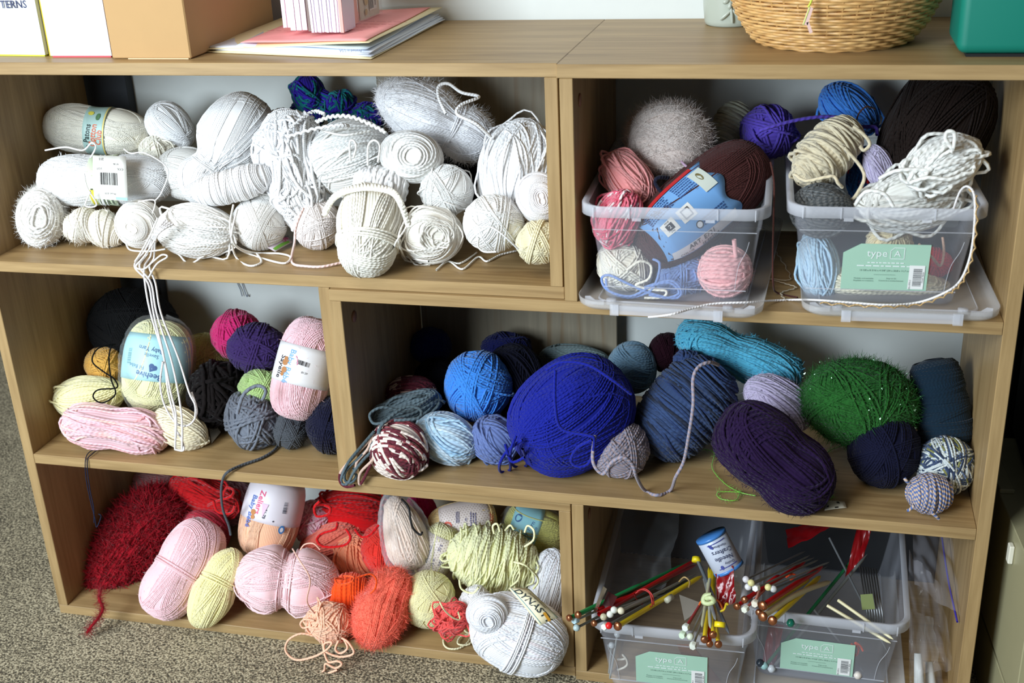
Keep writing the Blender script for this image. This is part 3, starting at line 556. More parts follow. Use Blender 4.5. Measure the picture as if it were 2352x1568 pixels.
def bin_(loc, rot, label, label_card=True, shift=0.):
    rt = thing('storage_box', loc, label, 'storage box'); f = local_fn(loc, rot)
    loft('box_body', [rring(.150, .262, .012, 0), rring(.160, .272, .016, .0015), rring(.164, .276, .018, .010), rring(.1845, .300, .020, .088), rring(.1875, .303, .020, .0885), rring(.194, .310, .021, .1165)], PB, rt, loc, rot, thick=.0009)
    loft('rim', [rring(.193, .309, .021, .1165), rring(.207, .322, .026, .1185), rring(.2085, .3235, .027, .117), rring(.2085, .3235, .027, .1055)], PR, rt, loc, rot, False, .0011)
    yf = lambda z: -(.138+(.150-.138)*(z-.010)/.078)-.0012
    for z, x in ((.0883, .090), (.0165, .080)):
        prism('ridge_line', [f(-x, yf(z)-.0004, z), f(x, yf(z)-.0004, z), f(x, yf(z)-.0004, z+.0008), f(-x, yf(z)-.0004, z+.0008)], np.array(f(0, .0012, 0))-np.array(f(0, 0, 0)), PR, rt)
    for x in (-.088, -.048, .048, .088):
        prism('rim_rib', [f(x-.0006, -.1635, .1055), f(x+.0006, -.1635, .1055), f(x+.0006, -.1635, .118), f(x-.0006, -.1635, .118)], np.array(f(0, .002, 0))-np.array(f(0, 0, 0)), PR, rt)
    for x in (-.04, .04):
        prism('rim_notch', [f(x-.005, -.1634, .1030), f(x+.005, -.1634, .1030), f(x+.005, -.1634, .1062), f(x-.005, -.1634, .1062)], np.array(f(0, .0015, 0))-np.array(f(0, 0, 0)), PR, rt)
    for sg in (-1, 1):
        pts = [f(sg*x, yf(z), z) for x, z in ((.082, .078), (.079, .066), (.072, .050), (.069, .032), (.068, .0165))]; strand('corner_line', pts, .0009, PR, rt, n=4, K=4)
    if label_card:
        x0, x1, z0, z1 = -.040+shift, .051+shift, .018, .074
        def items(W, H):
            g = text2d('type', .0125); a = text2d('A', .0105)
            fr = joined([place2d(rect2d(.0145, .0007), 0, -.0067), place2d(rect2d(.0105, .0007), .002, .0067), place2d(rect2d(.0007, .014), .0072, 0), place2d(rect2d(.0007, .010), -.0072, -.002), place2d(rect2d(.0056, .0007), -.0052, .005, 45)])
            return [('logo', (232, 240, 238), [place2d(g, -.0095, H*.30), place2d(a, .0115, H*.295), place2d(fr, .0115, H*.31), place2d(lines2d(W*.42, H*.04, 1, RNG), 0, H*.1), place2d(lines2d(W*.66, H*.045, 1, RNG), 0, H*.03)]),
                ('small_print', (90, 120, 110), [place2d(text2d('13 3/8 x 8 3/16 x 4 5/8" (34 x 20,8 x 11,7 cm)', .0029), 0, -H*.07), place2d(rect2d(W*.25, .0003), 0, -H*.16), place2d(text2d('Modular and stackable', .0023), -W*.24, -H*.25), place2d(text2d('Empilable et modulaire', .0023), -W*.24, -H*.30), place2d(text2d('Snap-on lid', .0023), W*.08, -H*.24), place2d(text2d('Couvercle à enclenchement', .0023), W*.08, -H*.29)]),
                ('sticker', (240, 240, 238), [place2d(rect2d(W*.18, H*.52), W*.37, -H*.2)]), ('barcode', (40, 40, 45), [place2d(bars2d(H*.38, W*.10, 32, RNG), W*.38, -H*.2, 90), place2d(text2d('042-3092-2', .0026), W*.302, -H*.36, 90), place2d(text2d('73160 18626', .0026), W*.445, -H*.2, 90)])]
        TLp, TRp, BRp, BLp = f(x0, yf(z1)-.0006, z1), f(x1, yf(z1)-.0006, z1), f(x1, yf(z0)-.0006, z0), f(x0, yf(z0)-.0006, z0)
        o = card('paper_label', (TLp, TRp, BRp, BLp), (168, 206, 184), rt, items)
        for v in o.data.vertices: pass
        # cut corner at the upper left
        me = o.data; k = 0; co = me.vertices[0].co.copy(); me.vertices[0].co = (me.vertices[1].co+me.vertices[6].co)/2
    return rt
L1 = (.186, .137, UR); lid(L1, math.radians(-2), 'clear plastic box lid under the left-hand box of yarn, overhanging the shelf edge')
L2 = (.424, .157, UR); lid(L2, math.radians(2.5), 'clear plastic box lid under the right-hand box of yarn, overhanging the shelf edge')
X1 = (.181, .134, UR+.005); bin_(X1, math.radians(1.5), 'clear plastic box without a front label, filled with yarn', False)
X2 = (.403, .158, UR+.005); bin_(X2, math.radians(2.5), 'clear plastic box with mint green label, filled with yarn', shift=-.002)
F1, F2 = UR+.009, UR+.009
# ---- yarn in the left box
Y('yarn_ball', 'fluffy pinkish-cream mohair ball at the back of the left plastic box', 1535, 322, 99, 88, 8, .135, UR, (222, 208, 200), 'skein', .0016, fuzz=7000, flen=.008, fw=.00018)
Y('yarn_hank', 'dusty pink hank with arched loops in the left corner of the left plastic box', 1446, 415, 76, 50, 52, .075, UR, (226, 150, 148), 'hank', .0030, messy=.06, loopn=14, loopl=.3)
Y('yarn_hank', 'rose and white mottled hank against the left wall of the left plastic box', 1420, 500, 66, 52, 118, .03, UR, st='hank', th=.0032, messy=.1, loopn=10, loopl=.25, mat=yarn_mat((220, 90, 118), th=.003, twist=180, var=(14., [(224, 84, 112), (232, 120, 140), (244, 226, 226), (226, 96, 122)], 1)))
F = Y('yarn_ball', 'creamy white ball low in the left plastic box behind its front wall', 1435, 610, 66, 56, 22, .035, UR, (244, 238, 220), 'ball', .0030, parts=True)
strand('loose_end', [at(1440, 620, 0), at(1470, 600, 0), at(1495, 610, .005), at(1490, 640, .0), at(1460, 655, 0), at(1500, 665, 0), at(1530, 668, .0), at(1522, 682, .0), at(1480, 684, .0)], .0032, F.mat, F.root)
F = Y('yarn_ball', 'powder blue ball low in the middle of the left plastic box', 1568, 632, 62, 56, -30, .05, UR, (126, 152, 206), 'ball', .0032, parts=True)
strands('loose_loops', [[at(1500, 595, .01), at(1515, 605, .005), at(1510, 640, 0), at(1490, 670, 0), at(1440, 683, .002), at(1395, 665, .0), at(1382, 640, .005), at(1400, 632, .005), at(1440, 650, 0), at(1490, 672, -.001), at(1550, 685, .0), at(1565, 668, 0), at(1545, 645, 0), at(1510, 650, 0), at(1480, 660, -.001)],
    [at(1392, 640, 0), at(1400, 668, 0), at(1450, 680, -.001), at(1500, 655, -.001), at(1540, 650, 0), at(1560, 672, 0), at(1530, 684, 0), at(1490, 676, 0)]], .0034, F.mat, F.root)
F = Y('yarn_ball', 'soft pink chunky ball at the right end of the left plastic box', 1665, 624, 56, 54, 0, .025, UR, (248, 186, 186), 'skein', .0050, parts=True, fuzz=1500, flen=.004, fw=.0002)
strand('loose_end', [at(1690, 590, .01), at(1688, 570, .01), at(1686, 550, .01)], .0055, F.mat, F.root)
F = Y('yarn_skein', 'thick dark brown skein with a torn sky-blue label leaning out of the left plastic box', 1612, 468, 182, 88, -40, .085, UR, (72, 36, 34), 'skein', .0022, parts=True, n=3., tilt=12, mk={'sheen': .15})
LB = (118, 170, 226)
band(F, -.084, .016, LB, [('white_strip', (224, 226, 230), [place2d(rect2d(.090, .013), -.033, -.0345)]), ('symbol_panel', (240, 240, 236), [place2d(rect2d(.017, .017), -.064, .004), place2d(rect2d(.019, .017), -.040, .004)]),
    ('small_print', (50, 84, 140), [place2d(lines2d(.034, .020, 6, RNG), -.060, .030), place2d(lines2d(.026, .020, 6, RNG), -.020, .030), place2d(lines2d(.034, .010, 3, RNG), -.014, -.016)]), ('lettering', (40, 44, 52), [place2d(text2d('ART. E721', .0085, .01), -.040, -.0325), place2d(text2d('COLOR', .0050), -.062, -.0385), place2d(bars2d(.024, .004, 22, RNG), -.030, -.0392), place2d(rect2d(.0085, .0085), -.064, .004), place2d(text2d('FINE', .0030), -.064, .0105), place2d(text2d('FIN', .0030), -.064, -.0022), place2d(disc2d(.0045), -.036, -.0155)]),
    ('white_digit', (240, 240, 240), [place2d(text2d('2', .0065), -.064, .004)]), ('yarn_symbol', (90, 92, 96), [place2d(rect2d(.010, .0012), -.040, .009), place2d(rect2d(.010, .0012), -.040, -.001), place2d(rect2d(.0012, .011), -.045, .004), place2d(rect2d(.0012, .011), -.035, .004)]), ('white_ring', (226, 232, 240), [place2d(disc2d(.0034), -.036, -.0155)]),
    ('red_strip', (190, 40, 44), [place2d(rect2d(.080, .006), -.036, .0440)]), ('photo_patch', (206, 214, 204), [place2d(rect2d(.018, .030), .002, .022)]), ('photo_detail', (120, 110, 70), [place2d(disc2d(.003, .006), .002, .026)])], y0=-.95, y1=1.05, jag=.006)
F = Y('yarn_ball', 'violet ball at the back between the two plastic boxes', 1763, 304, 62, 60, 0, .215, UR, (88, 70, 176), 'ball', .0040, parts=True, loopn=3)
strand('loose_end', [at(1745, 300, .15), at(1775, 290, .15), at(1830, 276, .16), at(1890, 268, .17), at(1940, 272, .18), at(1975, 290, .18), at(2010, 292, .17), at(2015, 310, .16)], .0045, F.mat, F.root, K=6)
Y('yarn_hank', 'pale green-white thick yarn peeking out left of the violet ball', 1678, 288, 52, 38, -62, .24, UR, (214, 218, 196), 'spool', .0050)
F = Form(1600, 400, 62, 14, 40, .13, UR, seed=3)
strand('yarn_strand', [at(1545, 440, .06), at(1520, 440, .055), at(1505, 420, .06), at(1512, 408, .06), at(1535, 408, .07)], .0048, yarn_mat((24, 26, 44), th=.004)); tag(bpy.data.objects['yarn_strand.001'], 'short navy loop of yarn beside the blue label in the left box', 'yarn')
strand('mauve_strand', [at(1580, 385, .09), at(1562, 365, .1), at(1568, 340, .12), at(1595, 330, .12), at(1625, 340, .12)], .003, yarn_mat((180, 150, 176), th=.003)); tag(bpy.data.objects['mauve_strand'], 'thin mauve strand arching over the cream mohair ball', 'yarn')
# ---- yarn in the right box
Y('yarn_skein', 'very large black-brown skein at the back right above the right plastic box', 2150, 300, 150, 112, 118, .18, UR, (30, 20, 16), 'skein', .0026, n=2.6, messy=.03, mk={'sheen': .1})
F = Y('yarn_hank', 'bright blue hank at the back above the right plastic box', 1950, 252, 72, 50, 40, .235, UR, (64, 130, 216), 'hank', .0036, parts=True, messy=.05, loopn=6)
strand('brown_strand', [at(1965, 290, .16), at(1972, 262, .16), at(1990, 245, .16), at(2010, 250, .17)], .002, yarn_mat((70, 44, 38), th=.002), F.root)
F = Y('yarn_skein', 'beige-cream chunky skein leaning diagonally in the left half of the right box', 1898, 352, 100, 58, -46, .12, UR, (222, 208, 176), 'spool', .0046, parts=True, loopn=8, loopl=.35, messy=.05, tilt=10)
strands('loose_loops', [[at(1960, 290, .08), at(1985, 310, .08), at(1998, 330, .08), at(1985, 345, .08), at(1975, 335, .08)], [at(1940, 340, .08), at(1975, 380, .08), at(1985, 410, .07), at(1965, 450, .07), at(1952, 460, .08)], [at(1825, 400, .06), at(1850, 415, .05), at(1890, 408, .045), at(1915, 405, .045), at(1925, 420, .045), at(1935, 430, .05)]], .0042, F.mat, F.root)
Y('yarn_ball', 'grey marled ball at the left front of the right plastic box', 1886, 484, 66, 58, 8, .065, UR, (112, 114, 114), 'skein', .0036, fuzz=900, flen=.004, fw=.0002, mk={'c2': (84, 88, 90)})
Y('yarn_hank', 'blue and red mixed yarn deep inside the right plastic box', 1985, 400, 60, 34, 100, .17, UR, st='hank', th=.004, messy=.1, mat=yarn_mat((30, 80, 140), th=.004, var=(12., [(26, 70, 130), (40, 96, 156), (30, 60, 110), (190, 30, 36)], 1)))
Y('yarn_skein', 'pale lilac yarn in plastic below the black-brown skein', 2020, 385, 52, 30, 70, .13, UR, (206, 196, 226), 'skein', .003)
F = Y('yarn_hank', 'big white looped hank spilling over the right plastic box', 2096, 462, 118, 66, -12, .085, UR, (240, 240, 234), 'hank', .0044, parts=True, messy=.12, loopn=34, loopl=.35)
F2_ = Form(2165, 376, 88, 58, -22, .06, UR, seed=77); V = wound(F2_, 'hank', .0044, 70, messy=.10, loopn=24, loopl=.4); o = link('upper_loops', npmesh('upper_loops', *V), F.mat); recenter(o, base_pt(F2_)); attach(o, F.root)
strands('loose_loops', [[at(2190, 345, .03), at(2172, 318, .03), at(2178, 302, .03), at(2192, 306, .03), at(2192, 330, .03), at(2185, 350, .03)], [at(2020, 410, .04), at(2060, 392, .03), at(2120, 390, .03), at(2140, 400, .03)], [at(1965, 470, .02), at(1990, 440, .01), at(2030, 445, .008), at(2052, 475, .008)], [at(2090, 420, .02), at(2130, 408, .015), at(2180, 412, .015), at(2215, 400, .02)]], .0046, F.mat, F.root)
Y('yarn_hank', 'baby blue hank against the left front corner inside the right plastic box', 1880, 612, 76, 46, 82, .065, UR, (184, 216, 238), 'hank', .0032, messy=.08, loopn=12, loopl=.25)
Y('yarn_ball', 'cream ball behind the top edge of the mint green label', 2042, 560, 50, 48, 0, .085, UR, (240, 222, 178), 'ball', .0032)
Y('yarn_ball', 'red ball at the right of the mint green label inside the box', 2142, 602, 44, 32, 10, .09, UR, (222, 44, 60), 'ball', .0026)
Y('yarn_hank', 'cream roving along the bottom of the right plastic box', 2030, 652, 148, 38, 2, .07, UR, (242, 236, 206), 'skein', .0032, lump=.06, ymax=.29)
strand('peach_strand', [at(2110, 560, .05), at(2140, 590, .04), at(2160, 610, .04), at(2168, 580, .04), at(2165, 545, .05)], .003, yarn_mat((206, 170, 150), th=.003)); tag(bpy.data.objects['peach_strand'], 'peach loop of yarn inside the right end of the right plastic box', 'yarn')
# strands that wander out of the right box across both lids
pw = [at(2190, 480, .03), at(2205, 440, .03), at(2222, 428, .02), at(2238, 450, .0), at(2238, 520, -.006), at(2228, 590, -.008), at(2205, 645, -.012), at(2170, 672, -.018), atz(2110, 694, UR+.016), atz(2040, 700, UR+.0165), atz(1960, 695, UR+.0165), atz(1880, 689, UR+.016), atz(1830, 688, UR+.003), atz(1780, 690, UR+.003), atz(1720, 694, UR+.016), atz(1640, 697, UR+.0165), atz(1590, 708, UR+.016), atz(1540, 722, UR+.0165), at(1490, 728, -.045)]
o = strand('white_strand', pw, .0026, yarn_mat((238, 234, 234), th=.0026)); tag(o, 'long white strand running from the right box across both lids', 'yarn')
pg = [p+np.array([.002, -.001, -.002])*(1 if i < 8 else 1.4) for i, p in enumerate(pw[2:12])]; P = catmull(pg, 16); s_ = np.arange(len(P)); o = strand('gold_strand', P+np.outer(np.sin(s_*.9)*.0012, UP)+np.outer(np.cos(s_*.9)*.0012, RIGHT), .0018, yarn_mat((186, 150, 92), th=.002, glit=True), n=2); tag(o, 'thin gold metallic strand twisted along the long white strand', 'yarn')
o = strand('brown_strand', [at(1770, 372, .05), at(1778, 420, .04), at(1777, 500, .03), at(1775, 580, .03), at(1776, 650, .02), atz(1785, 672, UR+.002), atz(1832, 683, UR+.002)], .0022, yarn_mat((74, 40, 34), th=.002)); tag(o, 'thin brown strand hanging in the gap between the two plastic boxes', 'yarn')
P = catmull([atz(1750, 600, UR+.002), atz(1765, 565, UR+.002), atz(1790, 590, UR+.002), atz(1815, 640, UR+.002), atz(1770, 640, UR+.002), atz(1800, 650, UR+.002), atz(1828, 660, UR+.002), atz(1795, 672, UR+.002), atz(1805, 690, UR+.002)], 12); s_ = np.arange(len(P)); o = strand('metallic_strand', P+np.outer(np.sin(s_*1.6)*.0012, [1, 0, 0]), .0013, yarn_mat((200, 186, 160), th=.002, glit=True), n=2); tag(o, 'crinkled metallic strand on the shelf between the two plastic boxes', 'yarn')
# ================================================================ middle left compartment
F = Y('yarn_ball', 'big black ball in the dark back left corner of the middle left shelf', 308, 752, 102, 92, 10, .20, ML, (9, 9, 10), 'ball', .0024, parts=True, mk={'sheen': .05})
strands('black_string', [[at(265, 790, .12), at(225, 800, .08), at(212, 830, .07), at(240, 855, .06), at(262, 870, .05), at(268, 890, .04), at(225, 895, .03), at(214, 912, .02), at(235, 925, .02), at(265, 905, .03), at(255, 870, .045), at(250, 820, .07), at(258, 790, .12)]], .0022, F.mat, F.root)
Y('yarn_ball', 'ochre yellow ball in the left part of the middle left shelf', 240, 838, 43, 42, 0, .13, ML, (214, 164, 78), 'ball', .0024, messy=.05)
Y('yarn_hank', 'lemon cream hank with looped end at the left of the middle left shelf', 205, 912, 78, 50, -8, .085, ML, (246, 238, 182), 'hank', .0030, messy=.05, loopn=14, loopl=.2, taper=-.1)
Y('yarn_ball', 'pale straw yellow yarn in shadow behind the bagged yellow skein', 468, 815, 56, 50, 0, .21, ML, (216, 210, 130), 'ball', .0026, messy=.06)
def bagged(cx, cy, a, b, ang, D, shelf, col, label, bcol, items, bx0, bx1, y0=-1.5, y1=1.5, **k):
    F = Y('yarn_skein', label, cx, cy, a, b, ang, D, shelf, col, 'skein', .0024, parts=True, n=2.8, **k)
    if bcol: band(F, bx0, bx1, bcol, items, y0=y0, y1=y1)
    G = Form(cx, cy, a*1.07, b*1.05, ang, F.Y, shelf, seed=5, n=2.6, lump=.02)
    rng = G.rng; a_, b_ = np.meshgrid(np.linspace(-.999, .999, 34), np.linspace(0, 2*PI, 56, endpoint=False), indexing='ij'); q = np.sqrt(1-a_*a_)
    U = np.stack([a_, q*np.cos(b_), q*np.sin(b_)], -1); wr = .0016*np.sin(9*b_+6*a_)*np.sin(5*a_+2*b_)+.0014*np.abs(np.sin(13*b_-7*a_))+.001*np.abs(np.sin(21*a_+4*b_))+.012*np.maximum(np.abs(a_)-.86, 0)*np.sin(5*b_)
    P, N = G.world(U, wr+.001); V = P.reshape(-1, 3); i, j = np.meshgrid(np.arange(33), np.arange(56), indexing='ij'); j2 = (j+1) % 56
    me = npmesh('plastic_bag', V, np.stack([i*56+j, (i+1)*56+j, (i+1)*56+j2, i*56+j2], -1).reshape(-1, 4)); o = link('plastic_bag', me, plastic('cellophane', (240, 242, 244), .04, .08, .12)); recenter(o, F.base); attach(o, F.root); return F
bagged(362, 840, 104, 76, 96, .125, ML, (246, 244, 186), 'pale yellow skein wrapped in clear plastic with an aqua label', (176, 226, 232),
    [('lettering', (40, 84, 140), [place2d(text2d('Beehive', .0115, .02), .012, .003, 262), place2d(text2d('Baby Yarn', .0085, .01), -.024, .002, 262), place2d(text2d('Savelle', .0075), -.0155, .004, 262), place2d(text2d('Fil Bébé', .0075), .0005, -.016, 262), place2d(joined([place2d(disc2d(.0035), .0025, .0), place2d(disc2d(.0035), -.0025, .0), place2d(poly2d([(-.0058, -.001), (.0058, -.001), (0, -.0085)])) ]), .0, .008, 60)]), ('barcode', (90, 140, 150), [place2d(bars2d(.022, .007, 20, RNG), -.012, -.030, 0)])], -.045, .020)
F = Y('yarn_ball', 'magenta pink ball at the back of the middle left shelf', 543, 768, 56, 56, 0, .2, ML, (196, 34, 104), 'ball', .0030, messy=.04)
Y('yarn_ball', 'dark violet ball resting below the magenta ball', 590, 800, 66, 58, 0, .14, ML, (60, 40, 96), 'ball', .0036, messy=.02)
F = Y('yarn_skein', 'baby pink skein with a white printed label next to the short divider', 698, 845, 118, 64, 104, .095, ML, (252, 204, 212), 'skein', .0020, parts=True, n=3.2, fuzz=500, flen=.004, fw=.0002)
band(F, -.030, .022, (232, 230, 232), [('blue_lettering', (110, 160, 210), [place2d(text2d('Baby Bébé', .0110, .02), .0, -.014, -4)]), ('black_lettering', (40, 34, 40), [place2d(text2d('Sayelle', .0115, .01), .003, -.0265, -4)]), ('bears', (176, 120, 70), [place2d(disc2d(.0042), -.004, -.0205), place2d(disc2d(.003), -.009, -.020), place2d(disc2d(.0014), -.0065, -.0165), place2d(disc2d(.0042), .006, -.0195), place2d(disc2d(.0026), .012, -.021)]),
    ('barcode', (60, 60, 64), [place2d(bars2d(.017, .006, 20, RNG), -.008, .004, 85), place2d(text2d('$1.29', .0036), .004, .008, 85)]), ('pink_dashes', (226, 120, 160), [place2d(rect2d(.004, .001), -.014, -.006, 40), place2d(rect2d(.004, .001), -.010, -.004, 10), place2d(rect2d(.004, .001), -.006, -.003, -20)])])
Y('yarn_ball', 'black-brown bulky chenille ball in the middle of the middle left shelf', 503, 905, 66, 72, 0, .12, ML, (17, 11, 11), 'ball', .0062, messy=.12, loopn=10, loopl=.2, fuzz=1500, flen=.004, fw=.0004, mk={'sheen': .1})
Y('yarn_ball', 'pale green ball just above the grey thick skein', 597, 890, 48, 42, 0, .105, ML, (176, 206, 134), 'ball', .0026)
F = Y('yarn_skein', 'thick slate grey skein wound upright on the middle left shelf', 578, 965, 68, 56, 60, None, ML, (116, 122, 134), 'ball', .0046, parts=True, messy=.06, loopn=5)
strand('loose_end', [at(545, 950, .0), at(560, 905, .01), at(590, 886, .02), at(610, 895, .02), at(603, 918, .02), at(590, 925, .01)], .0050, F.mat, F.root)
F = Y('yarn_ball', 'small charcoal grey ball on the shelf with a long tail over the edge', 668, 988, 40, 42, 0, None, ML, (76, 80, 86), 'ball', .0026, parts=True, fuzz=600, flen=.003, fw=.0002)
strand('loose_end', [atz(640, 1020, ML+.003), atz(628, 1035, ML+.003), atz(600, 1052, ML+.003), atz(555, 1068, ML+.003), atz(524, 1083, ML+.004), at(512, 1100, -.004), at(508, 1130, -.004), at(512, 1170, -.004), at(525, 1205, -.004), at(530, 1228, -.004)], .0040, F.mat, F.root)
Y('yarn_ball', 'navy ball in the right corner of the middle left shelf', 765, 975, 60, 66, 0, None, ML, (14, 16, 42), 'ball', .0030)
Y('yarn_skein', 'pink bumpy cotton skein lying along the front of the middle left shelf', 267, 983, 121, 52, 8, None, ML, (246, 188, 192), 'hank', .0036, messy=.12, loopn=12, loopl=.2, pinch=.14, pw=.3, n=2.8, mk={'var': (7., [(248, 182, 184), (240, 196, 206), (252, 206, 196)])})
strands('dark_strand', [[atz(225, 1030, ML+.002), atz(205, 1038, ML+.003), at(196, 1058, -.003), at(198, 1100, -.003), at(208, 1150, -.004), at(218, 1190, -.004), at(222, 1210, -.004), at(232, 1186, -.004), at(226, 1180, -.004)], [atz(225, 1032, ML+.002), atz(212, 1042, ML+.003), at(200, 1060, -.003), at(206, 1120, -.003), at(215, 1165, -.004), at(216, 1200, -.004)]], .0014, yarn_mat((18, 28, 56), th=.0015)); tag(bpy.data.objects['dark_strand'], 'thin navy thread hanging over the edge below the pink skein', 'thread')
Y('yarn_skein', 'cream skein with ridged windings on the shelf, right of the pink bumpy skein', 414, 982, 64, 42, 30, None, ML, (240, 228, 196), 'skein', .0034, loopn=4)
card('small_card', (atz(478, 968, ML+.012), atz(492, 970, ML+.014), atz(507, 992, ML+.004), atz(486, 1018, ML+.001)), (232, 228, 216), label='small blank cream card tag beside the cream skein', cat='tag')
strands('wall_wire', [[at(545, 650, .311), at(552, 665, .310), at(556, 680, .309)], [at(556, 650, .311), at(561, 666, .310), at(567, 681, .309), at(569, 676, .309)]], .0016, flat('wire', (120, 126, 140), .4)); tag(bpy.data.objects['wall_wire'], 'thin grey wires hanging on the wall above the magenta ball', 'wire')
# ================================================================ middle right compartment
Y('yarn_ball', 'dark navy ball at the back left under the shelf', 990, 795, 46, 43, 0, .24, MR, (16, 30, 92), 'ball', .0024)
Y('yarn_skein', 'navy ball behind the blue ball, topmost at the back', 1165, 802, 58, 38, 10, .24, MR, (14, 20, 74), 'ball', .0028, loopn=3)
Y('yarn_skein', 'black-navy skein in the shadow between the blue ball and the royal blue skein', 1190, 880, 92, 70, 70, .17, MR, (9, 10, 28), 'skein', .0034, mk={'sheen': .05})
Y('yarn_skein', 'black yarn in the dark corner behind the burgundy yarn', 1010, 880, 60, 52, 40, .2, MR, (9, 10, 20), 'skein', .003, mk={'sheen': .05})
BU = yarn_mat((110, 44, 54), th=.003, twist=180, var=(10., [(116, 44, 56), (96, 34, 46), (206, 176, 160), (110, 44, 52)], 1))
Y('yarn_hank', 'burgundy and beige hank at the back left of the middle right shelf', 945, 905, 58, 40, 0, .13, MR, st='hank', th=.0034, messy=.1, mat=BU)
GG = yarn_mat((84, 98, 104), th=.004, twist=170, var=(5., [(78, 92, 98), (96, 112, 120), (66, 78, 82)]))
F = Y('yarn_hank', 'grey-green twisted hank draped over the burgundy and white ball', 932, 940, 82, 34, -22, .07, MR, st='hank', th=.0040, mat=GG, parts=True, messy=.12, loopn=10, loopl=.3)
strands('draped_loops', [[at(1000, 905, .08), at(960, 935, .04), at(930, 945, .03), at(880, 935, .02), at(850, 950, .01), at(858, 972, .0), at(885, 968, .0), at(905, 950, .01)], [at(905, 965, .0), at(960, 960, .01), at(965, 940, .02), at(930, 935, .02), at(888, 965, .0), at(872, 985, -.008), at(868, 1020, -.014), at(835, 1055, -.02), at(812, 1085, -.022), at(800, 1108, -.012), at(788, 1112, -.012), at(784, 1098, -.012), at(800, 1062, -.02), at(830, 1025, -.018), at(860, 990, -.01)],
    [at(870, 985, -.006), at(862, 1010, -.012), at(826, 1050, -.018), at(795, 1080, -.014), at(792, 1102, -.013), at(806, 1108, -.013), at(818, 1094, -.014), at(812, 1075, -.016)]], .0042, GG, F.root)
strands('burgundy_loops', [[at(868, 985, -.004), at(840, 1020, -.014), at(806, 1055, -.016), at(782, 1085, -.012), at(782, 1108, -.012), at(797, 1118, -.012), at(815, 1114, -.013)], [at(880, 1000, -.012), at(860, 1050, -.018), at(828, 1085, -.018), at(826, 1112, -.014), at(838, 1095, -.016), at(862, 1040, -.018), at(872, 1010, -.014)], [at(860, 990, -.006), at(845, 1030, -.016), at(820, 1060, -.018), at(818, 1085, -.016)]], .0042, BU, F.root)
Y('yarn_ball', 'burgundy and white variegated ball at the front left of the middle right shelf', 917, 1030, 66, 65, 40, None, MR, st='skein', th=.0046, mat=yarn_mat((130, 60, 66), th=.0045, twist=150, var=(13., [(124, 52, 60), (100, 40, 52), (240, 224, 212), (246, 232, 224), (150, 76, 80)], 1)), messy=.05, loopn=4)
Y('yarn_ball', 'bright sky blue ball stacked high at the left of the middle right shelf', 1098, 886, 77, 80, 0, .125, MR, (58, 134, 222), 'ball', .0034, messy=.02, loopn=2)
Y('yarn_skein', 'light blue skein on the shelf below the bright sky blue ball', 1027, 1006, 72, 54, 28, None, MR, (172, 206, 232), 'skein', .0040, messy=.05, loopn=4, mk={'var': (4., [(160, 200, 230), (208, 224, 236)])})
Y('yarn_skein', 'periwinkle blue-grey skein on the shelf beside the light blue skein', 1136, 1010, 56, 50, 50, None, MR, (100, 118, 170), 'skein', .0040, messy=.06, loopn=8)
F = Y('yarn_skein', 'very large royal blue skein in the centre of the middle right shelf', 1313, 952, 148, 124, -38, None, MR, (20, 32, 142), 'skein', .0030, parts=True, n=2.3, messy=.02, mk={'sheen': .2})
strands('loose_loops', [[at(1255, 850, .0), at(1290, 832, .0), at(1350, 838, -.005), at(1410, 875, -.01), at(1450, 905, -.0)], [at(1275, 850, -.005), at(1275, 930, -.03), at(1290, 985, -.035), at(1350, 1000, -.04), at(1365, 1010, -.04), at(1355, 1060, -.03), at(1330, 1072, -.03), at(1312, 1058, -.03), at(1325, 1030, -.035), at(1360, 1010, -.04)],
    [at(1200, 1010, -.01), at(1165, 1035, -.01), at(1148, 1065, -.01), atz(1150, 1083, MR+.003), atz(1172, 1078, MR+.003), at(1168, 1045, -.015)], [at(1185, 1000, -.01), at(1172, 1040, -.015), atz(1180, 1070, MR+.004), atz(1210, 1068, MR+.004), at(1200, 1030, -.02)], [at(1160, 1020, -.01), at(1175, 1060, -.015), at(1205, 1050, -.02)]], .0040, F.mat, F.root)
TW = yarn_mat((170, 152, 156), c2=(140, 140, 160), th=.004, twist=170)
F = Y('yarn_ball', 'taupe and lilac marled ball with a long tail at the shelf front', 1426, 1032, 63, 65, 30, None, MR, st='ball', th=.0034, mat=TW, parts=True)
strand('loose_end', [at(1366, 1000, -.02), at(1362, 1060, -.045), at(1385, 1088, -.05), at(1405, 1062, -.055), at(1430, 1050, -.055), at(1452, 1065, -.05), at(1462, 1095, -.04), atz(1480, 1125, MR+.003), atz(1510, 1137, MR+.003), atz(1540, 1125, MR+.003), at(1552, 1095, -.02), at(1570, 1060, -.02), at(1582, 1000, -.03), at(1592, 930, -.03), at(1592, 870, -.02), at(1605, 842, -.01), at(1630, 832, .0), at(1650, 838, .02)], .0044, F.mat, F.root, n=10)
Y('yarn_skein', 'steel blue chunky skein with the taupe strand lying over it', 1572, 940, 128, 92, -48, None, MR, st='spool', th=.0050, mat=yarn_mat((48, 66, 104), th=.005, twist=140, var=(9., [(38, 54, 96), (56, 76, 116), (40, 46, 62)])), n=2.5, messy=.04)
Y('yarn_ball', 'steel blue loose yarn knot on top of the steel blue chunky skein', 1585, 832, 34, 22, 20, .15, MR, (52, 70, 112), 'mess', .0044, messy=.1)
Y('yarn_skein', 'dusty pale blue ball at the back behind the royal blue skein', 1452, 845, 54, 60, 0, .22, MR, (124, 158, 182), 'skein', .0030)
Y('yarn_skein', 'greyish green-blue yarn low at the back behind the royal blue skein', 1320, 826, 80, 34, 6, .25, MR, (118, 136, 138), 'skein', .003)
